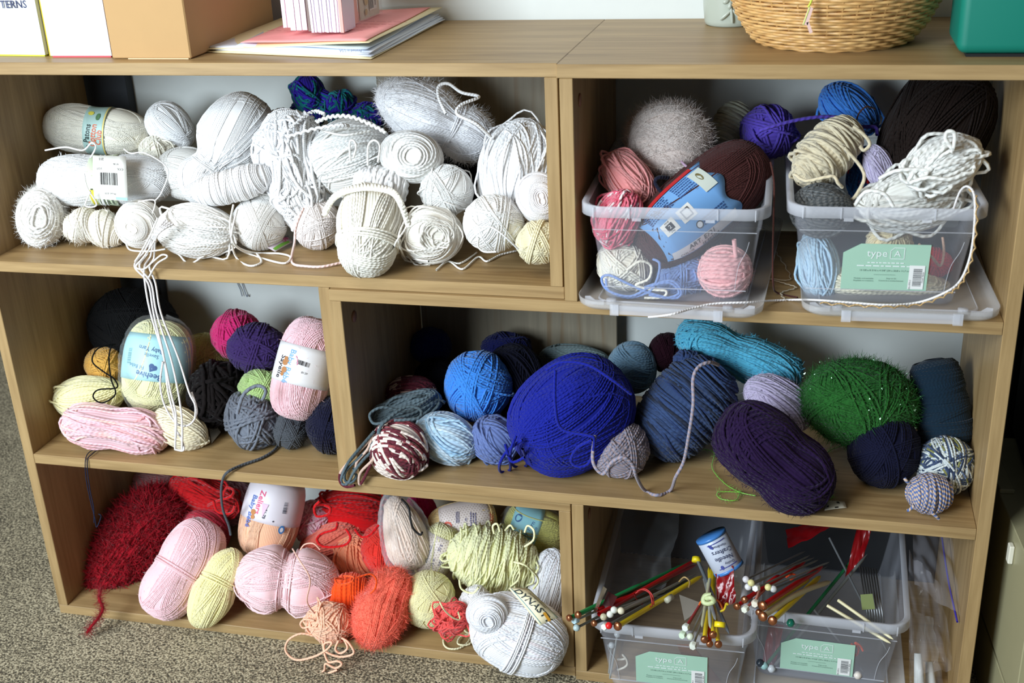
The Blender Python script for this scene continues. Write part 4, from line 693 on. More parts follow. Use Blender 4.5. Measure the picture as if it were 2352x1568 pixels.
Y('yarn_ball', 'dark maroon ball at the back left of the turquoise skein', 1532, 810, 42, 45, 0, .245, MR, (44, 12, 26), 'ball', .0024, mk={'sheen': .1})
Y('yarn_skein', 'turquoise fluffy skein high at the back under the shelf', 1698, 815, 148, 52, 22, .2, MR, (92, 184, 214), 'hank', .0034, messy=.08, pinch=.2, pw=.2, pt=-.15, n=3., fuzz=2200, flen=.005, fw=.0004, loopn=8)
Y('yarn_hank', 'pale lilac unspun roving in the middle back of the middle right shelf', 1790, 925, 84, 56, 30, .14, MR, (190, 178, 206), 'hank', .0036, messy=.05, fuzz=900, flen=.006, fw=.0002)
Y('yarn_skein', 'big dark purple skein lying at the shelf front, right of centre', 1776, 1052, 150, 92, 40, None, MR, (34, 14, 54), 'skein', .0036, messy=.05, n=2.6, pinch=.10, pw=.2, pt=.1, fuzz=1200, flen=.005, fw=.0003, mk={'sheen': .15})
F = Y('yarn_ball', 'sparkling green tinsel yarn ball at the right of the middle right shelf', 1975, 925, 130, 100, 8, .12, MR, (38, 98, 38), 'ball', .0030, parts=True, messy=.08, fuzz=6500, flen=.009, fw=.00028)
TG = flat('tinsel_glint', (200, 250, 210), .4, 1.); rg = np.random.default_rng(3); U = rg.normal(size=(260, 3)); U /= np.linalg.norm(U, axis=1, keepdims=True); P, N = F.world(U, rg.uniform(.003, .010, 260))
Vg = np.concatenate([P+rg.normal(size=P.shape)*.0008 for _ in range(4)], 0).reshape(4, -1, 3).transpose(1, 0, 2).reshape(-1, 3); qg = np.arange(len(Vg)).reshape(-1, 4); o = link('glitter_flakes', npmesh('glitter_flakes', Vg, qg, smooth=False), TG); recenter(o, F.base); attach(o, F.root); o['kind'] = 'stuff'
TE = yarn_mat((120, 196, 52), th=.002, glit=True)
def hairy(nm, lst, dia, mat, parent, nh=70, hl=.008):
    o = strands(nm, lst, dia, mat, parent); parts = []
    for pts in lst:
        P = catmull(pts, 8); i = RNG.integers(0, len(P), nh); d = RNG.normal(size=(nh, 3)); d /= np.linalg.norm(d, axis=1, keepdims=True); e = P[i]+d*hl*RNG.uniform(.3, 1, (nh, 1)); PP = np.stack([P[i], (P[i]+e)/2+RNG.normal(size=(nh, 3))*.0006, e], 1); parts.append(tubes(PP, np.broadcast_to(BACK, PP.shape)+.01, .00012, 3, False))
    V, Q, UV = merge(parts); o2 = link('strand_fibres', npmesh('strand_fibres', V, Q, UV), mat); recenter(o2, Vector([float(x) for x in V.mean(0)])); attach(o2, parent or o)
    return o2
hairy('tinsel_strand', [[atz(1612, 1030, MR+.003), atz(1640, 1040, MR+.003), atz(1636, 1075, MR+.003), atz(1665, 1110, MR+.003), atz(1700, 1130, MR+.003), atz(1735, 1138, MR+.003)], [atz(1700, 1130, MR+.003), atz(1650, 1130, MR+.003), atz(1655, 1145, MR+.003), atz(1690, 1148, MR+.003), atz(1700, 1128, MR+.003)], [atz(1905, 1120, MR+.003), atz(1912, 1140, MR+.003), atz(1890, 1150, MR+.003)], [atz(1880, 1055, MR+.003), atz(1910, 1032, MR+.003), atz(1950, 1020, MR+.003)]], .0012, TE, F.root)['kind'] = 'stuff'
Y('yarn_cone', 'dark teal cylindrical yarn cone standing at the right end', 2160, 922, 100, 60, 80, .14, MR, (16, 38, 54), 'spool', .0026, n=5, taper=.05)
Y('yarn_ball', 'dark navy ball in front of the green tinsel ball', 2030, 1032, 80, 86, 0, None, MR, (13, 15, 42), 'ball', .0028, mk={'sheen': .1})
Y('yarn_ball', 'white, grey and olive variegated ball against the right side panel', 2172, 1068, 65, 65, 0, None, MR, st='ball', th=.0030, mat=yarn_mat((150, 160, 176), th=.003, var=(9., [(66, 82, 112), (52, 66, 94), (206, 216, 218), (220, 228, 224), (138, 140, 84), (90, 108, 140)], 1)), messy=.03)
F = Y('yarn_ball', 'small blue and beige tweed ball at the front right corner of the shelf', 2132, 1133, 50, 44, 0, None, MR, st='spool', th=.0038, mat=yarn_mat((92, 116, 172), c2=(206, 180, 160), th=.004, twist=190), parts=True)
strands('loose_ends', [[at(2090, 1110, -.03), at(2082, 1104, -.032), at(2078, 1098, -.03)], [at(2100, 1160, -.03), at(2090, 1170, -.03), at(2083, 1172, -.03)], [at(2140, 1178, -.03), at(2150, 1185, -.03), at(2156, 1191, -.028)]], .0040, F.mat, F.root)
card('tape_scrap', (atz(1897, 1150, MR+.001), atz(1940, 1152, MR+.004), atz(1945, 1166, MR+.001), atz(1894, 1172, MR+.001)), (224, 214, 190), label='torn piece of cream tape with dark marks at the shelf edge', cat='tape', sag=.003, items=lambda W, H: [('ink', (40, 36, 34), [place2d(text2d('a', H*.55, .03), .14*W, .1*H), place2d(rect2d(W*.1, H*.16), -.36*W, -.22*H), place2d(rect2d(W*.16, H*.1), .05*W, -.42*H), place2d(disc2d(.0006), -.12*W, .3*H)])])
# ================================================================ bottom left compartment
DR = yarn_mat((150, 8, 26), th=.002, twist=200, sheen=.3)
F = Y('yarn_skein', 'large dark red eyelash-fringed skein at the left end of the bottom shelf', 312, 1252, 142, 84, -50, .13, BL, st='hank', th=.0040, mat=DR, parts=True, messy=.12, fuzz=16000, flen=.015, fw=.0006, n=2.6, tilt=10, ymax=.285)
hairy('fringed_tail', [[at(232, 1350, -.0), at(228, 1375, -.03), at(236, 1395, -.035), at(228, 1415, -.04), at(212, 1435, -.045), at(200, 1452, -.05)]], .0045, DR, F.root, 900, .014)['kind'] = 'stuff'
Y('yarn_ball', 'faded pink yarn in the shadow behind the dark red fringed skein', 350, 1112, 62, 38, 10, .24, BL, (206, 150, 150), 'skein', .003)
F = Y('yarn_hank', 'scarlet looped hank at the back above the bright pink skein', 470, 1140, 82, 40, 20, .2, BL, (196, 16, 22), 'hank', .0040, parts=True, messy=.12, loopn=16, loopl=.4)
strands('loose_loops', [[at(478, 1160, .12), at(500, 1150, .1), at(530, 1140, .1), at(536, 1125, .11), at(520, 1120, .12), at(512, 1140, .12)], [at(490, 1150, .1), at(500, 1175, .09), at(530, 1178, .09), at(540, 1160, .09)]], .0042, F.mat, F.root)
Y('yarn_ball', 'mauve and white speckled yarn behind the peach skein', 530, 1155, 56, 50, 0, .25, BL, st='mess', th=.0024, mat=yarn_mat((190, 130, 150), th=.002, var=(60., [(120, 50, 76), (214, 170, 186)])), messy=.14, fuzz=800, flen=.004)
Y('yarn_ball', 'smooth crimson ball peeking out above the bright pink skein', 470, 1222, 58, 50, 20, .16, BL, (190, 34, 56), 'skein', .0024)
F = Y('yarn_skein', 'bright baby pink skein lying endwise at the left of the bottom shelf', 420, 1305, 118, 68, -60, None, BL, (254, 204, 210), 'skein', .0020, parts=True, n=2.8, tilt=14, fuzz=500, flen=.004, fw=.0002, pinch=.10, pt=-.1, pw=.25, belt=4)
Y('yarn_skein', 'small pale yellow skein at the front between two pink skeins', 497, 1350, 94, 50, -64, None, BL, (250, 240, 176), 'skein', .0024, tilt=12, pinch=.16, pt=.15, pw=.2, belt=3, messy=.03)
F = Y('yarn_skein', 'peach skein standing on end with a white printed price label', 624, 1180, 100, 66, 104, .14, BL, (250, 196, 160), 'skein', .0020, parts=True, n=3.2, ymax=.29)
band(F, -.054, .008, (232, 226, 232), [('pink_lettering', (226, 70, 120), [place2d(text2d('Zellers', .0125, .02), -.020, -.014, -8+6)]), ('blue_lettering', (90, 120, 190), [place2d(text2d('Baby Bébé', .0115, .02), -.004, -.0255, -2)]), ('bears', (196, 130, 70), [place2d(disc2d(.0042), -.004, -.0205), place2d(disc2d(.0034), .003, -.0195)]),
    ('print', (60, 64, 80), [place2d(text2d('$1.79', .0065, .02), -.006, -.0035, -2), place2d(bars2d(.016, .006, 18, RNG), -.020, .024, 0), place2d(text2d('•', .01), .002, .011)]), ('blue_badge', (50, 130, 200), [place2d(disc2d(.006, .0045), .012, .026)]), ('badge_hole', (236, 236, 240), [place2d(disc2d(.0035, .0025), .012, .026)]), ('pink_shape', (226, 190, 214), [place2d(poly2d([(-.02, 0), (0, .005), (-.02, .01)]), .0, -.010)])])
F = Y('yarn_skein', 'pale pink skein pinched at its waist like a bow, front of the bottom shelf', 660, 1332, 120, 82, 6, None, BL, (254, 212, 216), 'skein', .0020, parts=True, pinch=.30, pw=.16, pt=0, belt=10, messy=.04, loopn=12, loopl=.15)
strands('loose_ends', [[at(672, 1260, -.0), at(690, 1290, -.05), at(712, 1330, -.06), at(705, 1380, -.05), at(722, 1408, -.03)], [at(690, 1262, .02), at(700, 1250, .02), at(720, 1248, .02), at(735, 1262, .02)]], .0022, yarn_mat((248, 190, 170), th=.002), F.root)
Y('yarn_ball', 'pink and white bumpy yarn ball in front of the red looped hank', 720, 1200, 46, 50, 0, .19, BL, st='mess', th=.0032, mat=yarn_mat((236, 176, 190), th=.002, var=(80., [(226, 130, 156), (250, 214, 220)])), messy=.16)
F = Y('yarn_hank', 'bright red tangled hank with large loops at the back of the bottom shelf', 808, 1190, 98, 64, 6, .22, BL, (206, 10, 16), 'hank', .0042, parts=True, messy=.16, loopn=34, loopl=.45)
strands('loose_loops', [[at(735, 1150, .1), at(722, 1165, .1), at(728, 1185, .1), at(755, 1180, .1), at(758, 1165, .1), at(745, 1160, .1)], [at(775, 1200, .08), at(770, 1215, .07), at(740, 1225, .07), at(728, 1240, .06), at(745, 1255, .06), at(790, 1252, .06), at(805, 1235, .06), at(795, 1215, .07)], [at(815, 1215, .07), at(830, 1232, .07), at(850, 1228, .07), at(870, 1205, .08)]], .0044, F.mat, F.root)
Y('yarn_hank', 'salmon pink hank behind the bow-shaped pink skein', 760, 1245, 72, 44, -20, .17, BL, (232, 116, 96), 'hank', .0034, messy=.08)
Y('yarn_hank', 'peach-orange hank above the vivid orange ball', 826, 1288, 60, 56, 60, .15, BL, (246, 150, 110), 'hank', .0034, messy=.07, loopn=6)
Y('yarn_ball', 'plain coral red ball left of the bagged peach yarn', 878, 1262, 46, 60, -10, .14, BL, (232, 56, 44), 'ball', .0028)
F = Y('yarn_ball', 'vivid orange ball in the middle of the bottom shelf', 802, 1364, 50, 48, 0, .06, BL, (252, 84, 22), 'spool', .0030, parts=True)
strands('loose_loops', [[at(790, 1330, -.01), at(770, 1328, -.02), at(778, 1342, -.03), at(805, 1338, -.03), at(812, 1325, -.02), at(790, 1322, -.01)], [at(820, 1326, .0), at(850, 1318, .01), at(864, 1330, .01), at(862, 1350, .0), at(852, 1362, .0)]], .0030, F.mat, F.root)
PE = yarn_mat((255, 196, 164), th=.003, twist=190)
F = Y('yarn_ball', 'small peach ball hanging over the front edge of the bottom shelf', 756, 1430, 52, 46, 30, None, BL, st='ball', th=.0030, mat=PE, parts=True, messy=.1, loopn=16, loopl=.25)
strands('hanging_loops', [[at(722, 1425, -.03), at(700, 1422, -.03), at(690, 1432, -.03), at(698, 1442, -.03), at(715, 1436, -.03)], [at(720, 1460, -.03), at(690, 1455, -.035), at(662, 1470, -.04), at(656, 1495, -.045), at(680, 1515, -.05), at(720, 1508, -.05), at(750, 1492, -.05), at(762, 1475, -.045), at(745, 1478, -.045), at(748, 1496, -.05), at(780, 1508, -.05), at(812, 1500, -.05), at(800, 1475, -.045), at(785, 1465, -.04)],
    [at(740, 1470, -.04), at(745, 1500, -.05), at(755, 1520, -.055), at(775, 1518, -.055), at(785, 1525, -.055), at(770, 1534, -.055), at(748, 1524, -.055), at(745, 1538, -.055), at(738, 1546, -.055), at(752, 1546, -.055), at(775, 1538, -.055)], [at(778, 1470, -.04), at(770, 1490, -.045), at(782, 1500, -.045), at(798, 1488, -.045), at(790, 1468, -.04)]], .0032, PE, F.root)
Y('yarn_skein', 'fuzzy coral skein at the shelf front, right of the peach ball', 880, 1395, 92, 62, -66, None, BL, (252, 116, 92), 'skein', .0022, pinch=.2, pt=.3, pw=.2, tilt=16, fuzz=6500, flen=.007, fw=.00025)
def blob_bag(cx, cy, a, b, ang, Y_, label, col):
    F = Y('bagged_yarn', label, cx, cy, a, b, ang, Y_, BL, col, 'hank', .0030, parts=True, messy=.06, taper=.35, n=2.4, cat='yarn')
    G = Form(cx, cy, a*1.14, b*1.18, ang, F.Y, BL, seed=9, n=2.4, taper=.3); a_, b_ = np.meshgrid(np.linspace(-.999, .999, 34), np.linspace(0, 2*PI, 56, endpoint=False), indexing='ij'); q = np.sqrt(1-a_*a_); U = np.stack([a_, q*np.cos(b_), q*np.sin(b_)], -1)
    wr = .003*np.sin(7*b_+4*a_)*np.sin(4*a_+2*b_)+.002*np.abs(np.sin(11*b_-6*a_)); P, N = G.world(U, wr+.001); i, j = np.meshgrid(np.arange(33), np.arange(56), indexing='ij'); j2 = (j+1) % 56
    o = link('plastic_bag', npmesh('plastic_bag', P.reshape(-1, 3), np.stack([i*56+j, (i+1)*56+j, (i+1)*56+j2, i*56+j2], -1).reshape(-1, 4)), plastic('cellophane2', (232, 238, 244), .12, .06, .25)); recenter(o, F.base); attach(o, F.root); return F
F = blob_bag(928, 1222, 84, 46, 72, .13, 'pale peach yarn in a clear bag twisted shut at its neck', (250, 222, 200))
F = Y('yarn_skein', 'deep magenta skein hanging at the back beside the twisted clear bag', 968, 1182, 50, 36, 78, .2, BL, (176, 8, 92), 'skein', .0030, parts=True)
strands('black_cord', [[at(922, 1146, .09), at(938, 1165, .08), at(943, 1195, .07), at(950, 1215, .07), at(965, 1228, .07), at(970, 1222, .07)]], .0034, flat('black_cord', (18, 18, 22), .6), F.root)
DOTM = flat('dotted_paper', (226, 212, 206), .45)
def dots(W, H, s=.0042, r=.0006):
    g = []; y = -H/2+s/2; k = 0
    while y < H/2:
        x = -W/2+s*(.3+.5*(k % 2))
        while x < W/2: g.append(place2d(disc2d(r, n=6), x, y)); x += s
        y += s*.8; k += 1
    return g
F = Y('yarn_skein', 'pale orange skein in a cream dotted wrapper with a red face emblem', 1062, 1200, 78, 46, -12, .19, BL, (252, 214, 150), 'skein', .0026, parts=True, n=3, ymax=.28)
band(F, -.030, .052, (226, 212, 206), [('dots', (120, 96, 40), [place2d(g, .011, .008) for g in dots(.078, .045)]), ('emblem', (222, 84, 60), [place2d(disc2d(.0068, .0062), -.020, .004)]), ('emblem_face', (238, 216, 206), [place2d(disc2d(.0046, .004), -.0195, .003)]), ('emblem_features', (60, 50, 90), [place2d(disc2d(.0008), -.021, .0042), place2d(disc2d(.0008), -.018, .0042), place2d(rect2d(.0026, .0005), -.0195, .001)]),
    ('lettering', (90, 90, 130), [place2d(text2d('175 m', .0062, .01), .007, .002, 80), place2d(lines2d(.024, .010, 3, RNG), .018, .004, 80), place2d(lines2d(.016, .006, 3, RNG), -.003, .013, 80)]), ('red_lettering', (222, 84, 60), [place2d(text2d('CRAFT', .0062, .02), .044, .001, 80)])], mat=DOTM, y0=-1.6, y1=1.6)
F = Y('yarn_skein', 'cream skein with a narrow dotted paper wrapper above the lemon yellow ball', 1004, 1268, 66, 40, -68, .14, BL, (240, 234, 180), 'skein', .0026, parts=True, n=3.4)
band(F, -.040, .026, (226, 212, 206), [('dots', (120, 96, 40), [place2d(g, -.007, 0) for g in dots(.062, .045)]), ('lettering', (90, 90, 130), [place2d(text2d('175 m', .0058, .01), -.012, .000, 0+8), place2d(text2d('50 g', .0058, .01), .012, -.001, 8), place2d(lines2d(.026, .008, 3, RNG), -.002, .012, 4), place2d(lines2d(.02, .007, 3, RNG), -.002, -.010, 4)])], mat=DOTM, y0=-1.6, y1=1.6)
F = Y('yarn_hank', 'big lemon-lime looped hank at the right of the bottom left shelf', 1132, 1285, 108, 78, 14, .13, BL, (246, 246, 190), 'spool', .0030, parts=True, messy=.10, loopn=44, loopl=.22, pinch=.12, pw=.2, belt=3)
strands('loose_loops', [[at(1205, 1255, .0), at(1225, 1240, .0), at(1226, 1218, .0), at(1212, 1207, .01), at(1205, 1222, .01)], [at(1135, 1225, .0), at(1132, 1208, .0), at(1142, 1203, .0), at(1148, 1220, .0)], [at(1160, 1218, .01), at(1172, 1206, .01), at(1180, 1216, .01)], [at(1055, 1330, -.03), at(1060, 1352, -.03), at(1085, 1362, -.03), at(1100, 1348, -.035)], [at(1180, 1290, -.04), at(1210, 1300, -.04), at(1236, 1330, -.02), at(1225, 1352, -.02)]], .0030, F.mat, F.root)
F = Y('yarn_ball', 'smooth lemon yellow ball at the shelf front, right of the fuzzy coral skein', 984, 1376, 62, 65, 0, None, BL, (248, 242, 182), 'ball', .0020, parts=True)
strands('loose_end', [[at(1010, 1382, -.06), at(1020, 1400, -.06), at(1040, 1418, -.04), at(1056, 1422, -.02), at(1052, 1405, -.02)]], .0022, F.mat, F.root)
Y('yarn_hank', 'coral yarn scraps between the lemon ball and the pastel white skein', 1040, 1420, 34, 40, 60, .0, BL, (232, 84, 80), 'mess', .0026, messy=.16, loopn=16, loopl=.6)
o = strands('cream_loops', [[atz(1055, 1415, BL+.02), atz(1028, 1445, BL+.003), atz(1018, 1472, BL+.003), atz(1028, 1488, BL+.003), atz(1055, 1488, BL+.003), atz(1078, 1470, BL+.003), atz(1082, 1440, BL+.003), atz(1068, 1425, BL+.01)], [atz(1085, 1455, BL+.004), atz(1058, 1462, BL+.004), atz(1052, 1478, BL+.004), atz(1075, 1480, BL+.004), atz(1092, 1465, BL+.006)], [atz(1060, 1400, BL+.03), atz(1050, 1420, BL+.01), atz(1072, 1452, BL+.004), atz(1090, 1448, BL+.01)]], .0028, yarn_mat((240, 232, 190), th=.003)); tag(o, 'cream looped strands on the bottom shelf beside the pastel white skein', 'yarn')
bagged(1225, 1218, 70, 52, 20, .22, BL, (206, 204, 110), 'yellow skein in clear plastic with an aqua label at the back right', (150, 214, 226), [('lettering', (40, 90, 150), [place2d(text2d('Baby Yarn', .0085, .01), -.010, .0, 76), place2d(text2d('Savelle', .0075), -.002, .001, 76), place2d(disc2d(.005, .007), -.028, .016)])], -.036, .006, ymax=.28)
PA = yarn_mat((238, 236, 244), th=.003, twist=200, var=(5., [(252, 240, 244), (250, 250, 254), (244, 246, 254), (253, 250, 248)]), sheen=.5)
Y('yarn_skein', 'pastel white skein standing behind against the bottom divider', 1262, 1345, 84, 52, 96, .13, BL, st='skein', th=.0024, mat=PA, messy=.05, loopn=8)
Y('yarn_ball', 'plain white ball squeezed beside the pastel white skein', 1090, 1388, 36, 44, 20, .04, BL, WH, 'ball', .002)
F = Y('yarn_skein', 'large pastel white skein with a curled cream label, at the right shelf front', 1192, 1456, 112, 86, 22, -.012, BL, st='skein', th=.0026, mat=PA, parts=True, messy=.03, n=2.4, belt=5)
f2 = Form(1120, 1408, 48, 44, 0, -.035, BL, seed=12); V = wound(f2, 'whorl', .0024); o = link('end_coil', npmesh('end_coil', *V), PA); recenter(o, base_pt(f2)); attach(o, F.root)
c4 = (at(1168, 1350, -.05), at(1215, 1352, -.04), at(1283, 1418, -.06), at(1240, 1436, -.08))
card('curled_label', c4, (236, 226, 190), F.root, lambda W, H: [('dark_lettering', (50, 60, 60), [place2d(text2d('DYNASTY', .0125, .02), -.004, -H*.05, -82), place2d(text2d('Pompadour', .0062), .0055, H*.05, -82)]), ('edge_line', (60, 140, 150), [place2d(rect2d(.0006, H*.96), W*.42, 0), place2d(rect2d(.0006, H*.96), -W*.42, 0)]), ('gold_mark', (222, 160, 50), [place2d(rect2d(.004, .012), .0, -H*.4)])], sag=.008, nx=10)
# ================================================================ bottom right compartment: boxes of needles
L4_ = (.378, .146, .015); lid(L4_, math.radians(0), 'clear plastic lid under the right-hand box of needles')
X3 = (.189, .107, .0155); bin_(X3, math.radians(1), 'clear plastic box of knitting needles with mint green label, left one on the bottom', shift=-.006)
X4 = (.378, .160, .0205); bin_(X4, math.radians(-1), 'clear plastic box of knitting needles with mint green label, right one on the bottom', shift=-.010)
CAPC = flat('copper_cap', (176, 112, 76), .28, .85)
NM = lambda c: flat('needle_'+str(c), c, .35)
GRY, GRN, RED, YEL, CRM = (140, 142, 138), (30, 140, 76), (196, 24, 28), (236, 206, 40), (228, 218, 176)
def needle(h, tl, dia, col, cap, capcol, label, group, bow=0.):
    p0, p1 = np.array(h), np.array(tl); d = (p1-p0)/np.linalg.norm(p1-p0); L = np.linalg.norm(p1-p0); p1 = p0+d*max(L, .2) if False else p1
    rt = thing('knitting_needle', p0, label, 'knitting needle', group); P = catmull([p0, (p0+p1)/2+UP*bow, p1], 6); S_ = np.broadcast_to(UP, P.shape)
    rr = np.full((1, len(P)), dia/2); rr[0, -1] = dia*.06; rr[0, -2] = dia*.42
    V, Q, U_ = tubes(P[None], S_[None]+.001, rr, 8, False); o = link('shaft', npmesh('shaft', V, Q), NM(col)); recenter(o, p0); attach(o, rt)
    if cap == 'disc': m = CAPC; lathe('end_cap', [(0, -.0045), (dia*.5, -.0044), (dia*.74, -.0034), (dia*.84, -.0018), (dia*.84, 0), (dia*.6, .0015), (0, .0016)], p0, *frame(d), d, m, rt, 16)
    elif cap == 'dome': lathe('end_cap', [(0, -.005), (.0022, -.0046), (.0042, -.0022), (.0045, 0), (.0036, .0022), (0, .0028)], p0, *frame(d), d, flat('cap_'+str(capcol), capcol, .3), rt, 12)
    elif cap == 'cube': lathe('end_cap', [(0, -.004), (.0040, -.0038), (.0046, -.002), (.0046, .003), (0, .0034)], p0, *frame(d), d, flat('cap_'+str(capcol), capcol, .35), rt, 6, smooth=False)
    return rt
def frame(d):
    a = np.cross(d, [.31, .2, .93]); a /= np.linalg.norm(a); return a, np.cross(d, a)
WHB, GLB = (224, 226, 216), (176, 204, 212)
G1 = 'knitting needles in the bundle over the left corner of the left needle box'
for h, tl, dia, c, cap, cc, lb in (((1309, 1418, -.085), (1475, 1340, .03), .0052, GRN, 'disc', 0, 'green needle with copper cap, leftmost of the left bundle'), ((1329, 1411, -.085), (1590, 1288, .16), .0056, GRN, 'disc', 0, 'green needle with copper cap, second from the left of the left bundle'),
        ((1325, 1441, -.085), (1540, 1330, .08), .0034, (104, 106, 96), 'dome', (176, 196, 196), 'grey needle with pale glassy ball end, lowest left of the left bundle'), ((1322, 1424, -.08), (1500, 1345, .06), .003, GRY, 'cube', GLB, 'thin needle with pale blue angular head in the left bundle'),
        ((1366, 1430, -.08), (1590, 1330, .1), .005, (58, 60, 56), 'disc', 0, 'dark grey needle with brown cap near the box corner'), ((1387, 1416, -.085), (1570, 1345, .1), .0034, GRY, 'dome', (190, 184, 156), 'grey needle with khaki bead head in the left bundle'),
        ((1402, 1410, -.085), (1585, 1340, .12), .0034, GRY, 'dome', WHB, 'grey needle with off-white bead head under the red rubber band'), ((1411, 1400, -.085), (1585, 1335, .12), .0032, GRY, 'dome', WHB, 'grey needle with small white bead, upper middle of the left bundle'), ((1427, 1402, -.085), (1600, 1318, .13), .0036, (150, 150, 144), 'dome', (226, 218, 190), 'grey needle with cream bead head, rightmost upper of the left bundle'),
        ((1390, 1438, -.09), (1560, 1345, .08), .0030, GRY, 'cube', WHB, 'thin grey needle with white angular head beside the red one'), ((1399, 1436, -.095), (1580, 1338, .1), .0036, (120, 120, 112), 'dome', (224, 30, 36), 'grey needle with glossy red bead head'),
        ((1420, 1437, -.09), (1612, 1322, .1), .0066, YEL, 'disc', 0, 'thick yellow needle with grey-brown cap, lowest of the left bundle'), ((1376, 1410, -.07), (1605, 1282, .16), .0060, RED, None, 0, 'thick red needle running up the middle of the left bundle'), ((1372, 1400, -.06), (1600, 1296, .17), .0050, RED, None, 0, 'second red needle lying along the thick red one')):
    needle(at(*h), at(*tl), dia, c, cap, cc, lb, G1)
RB = flat('red_rubber', (176, 40, 36), .5)
o = strands('rubber_band', [[at(1460, 1362, -.03), at(1475, 1354, -.03), at(1492, 1362, -.035), at(1498, 1385, -.045), at(1495, 1392, -.03), at(1480, 1390, .0), at(1462, 1375, .0), at(1458, 1364, -.02)], [at(1464, 1357, -.03), at(1482, 1352, -.032), at(1498, 1366, -.038), at(1502, 1388, -.04)]], .0018, RB); tag(o, 'red rubber band around the left bundle of needles', 'rubber band')
o = strand('rubber_band', [at(1560, 1335, .03), at(1572, 1325, .02), at(1584, 1335, .02), at(1582, 1348, .03)], .0022, flat('tan_rubber', (176, 146, 96), .5)); tag(o, 'tan rubber band further up the left bundle of needles', 'rubber band')
o = cyl('tape_wrap', at(1531, 1379, -.0), at(1543, 1370, .012), .0038, flat('tape', (206, 206, 186), .3)); tag(o, 'clear tape wrapped around the thick yellow needle', 'tape')
hd = thing('needle_holder', at(1375, 1380, -.04), 'silver and dark red metal clip standing in the left bundle', 'clip')
prism('metal_plate', [at(1363, 1404, -.06), at(1369, 1408, -.06), at(1394, 1352, -.05), at(1386, 1346, -.05)], BACK*-.002, flat('chromed', (200, 190, 180), .2, 1.), hd); prism('dark_plate', [at(1380, 1398, -.05), at(1402, 1402, -.05), at(1418, 1370, -.04), at(1397, 1358, -.04)], BACK*-.002, flat('maroon', (70, 30, 30), .25), hd)
G2 = 'knitting needles in the bundle at the right front of the left needle box'
for h, tl, dia, c, cap, cc, lb in (((1618, 1467, -.075), (1636, 1300, .12), .0056, YEL, 'disc', 0, 'yellow needle with copper cap, leftmost of the four copper caps'), ((1638, 1456, -.07), (1640, 1290, .13), .0056, YEL, 'disc', 0, 'yellow needle with copper cap, uppermost of the four copper caps'), ((1630, 1477, -.075), (1628, 1330, .08), .0052, RED, 'disc', 0, 'needle with copper cap, lowest of the four copper caps'), ((1650, 1478, -.075), (1628, 1302, .12), .0056, YEL, 'disc', 0, 'yellow needle with copper cap, rightmost of the four copper caps'),
        ((1575, 1440, -.07), (1625, 1360, .03), .003, (170, 40, 44), 'cube', (228, 236, 226), 'thin red needle with white angular head, upper of the white heads'), ((1568, 1457, -.07), (1622, 1365, .02), .003, (150, 60, 60), 'cube', (214, 232, 206), 'thin red needle with greenish white head, left of the white heads'), ((1586, 1461, -.075), (1628, 1370, .02), .003, GRY, 'dome', (214, 222, 200), 'thin needle with pale green bead head'), ((1592, 1482, -.08), (1632, 1372, .02), .003, GRY, 'cube', (222, 226, 214), 'thin needle with white angular head, lowest of the white heads'),
        ((1630, 1330, .05), (1612, 1440, -.07), .0046, (186, 184, 150), None, 0, 'pale grey needle with its tip down, left of three'), ((1626, 1340, .04), (1632, 1443, -.07), .0046, (176, 176, 160), None, 0, 'pale grey needle with its tip down, middle of three'), ((1618, 1330, .06), (1644, 1424, -.06), .0050, (130, 132, 130), None, 0, 'dark grey needle with its tip down, right of three'), ((1602, 1285, .1), (1675, 1456, -.06), .0050, (104, 110, 116), None, 0, 'long grey needle crossing behind the bundle, its tip at the box rim')):
    needle(at(*h), at(*tl), dia, c, cap, cc, lb, G2)
o = strands('rubber_band', [[at(1606, 1388, -.03), at(1612, 1380, -.04), at(1630, 1376, -.05), at(1650, 1380, -.04), at(1660, 1398, -.03), at(1662, 1404, -.03)]], .0024, flat('orange_rubber', (246, 110, 40), .5)); tag(o, 'orange rubber band around the right bundle of needles', 'rubber band')
o = strands('knotted_band', [[at(1618, 1376, -.045), at(1632, 1372, -.05), at(1640, 1380, -.05), at(1628, 1386, -.052), at(1616, 1382, -.05), at(1620, 1368, -.045), at(1634, 1366, -.045)]], .0065, flat('pale_green_rubber', (196, 208, 156), .5)); tag(o, 'pale green knotted band holding the right bundle of needles', 'rubber band')
ft = cyl('end_clip', at(1654, 1428, -.06), at(1653, 1440, -.064), .0068, flat('yellow_clip', (240, 214, 30), .4)); tag(ft, 'small yellow clip tag in the right bundle of needles', 'clip')
ft = cyl('end_clip', at(1600, 1280, .1), at(1599, 1290, .095), .0060, flat('yellow_clip', (240, 214, 30), .4)); tag(ft, 'small yellow clip at the upper end of the crossing grey needle', 'clip')
o = strand('yellow_tie', [at(1655, 1404, -.03), at(1664, 1398, -.03), at(1668, 1386, -.03), at(1672, 1388, -.03)], .0032, flat('yellow_tie', (226, 200, 40), .5)); tag(o, 'short yellow tie beside the orange rubber band', 'tie')
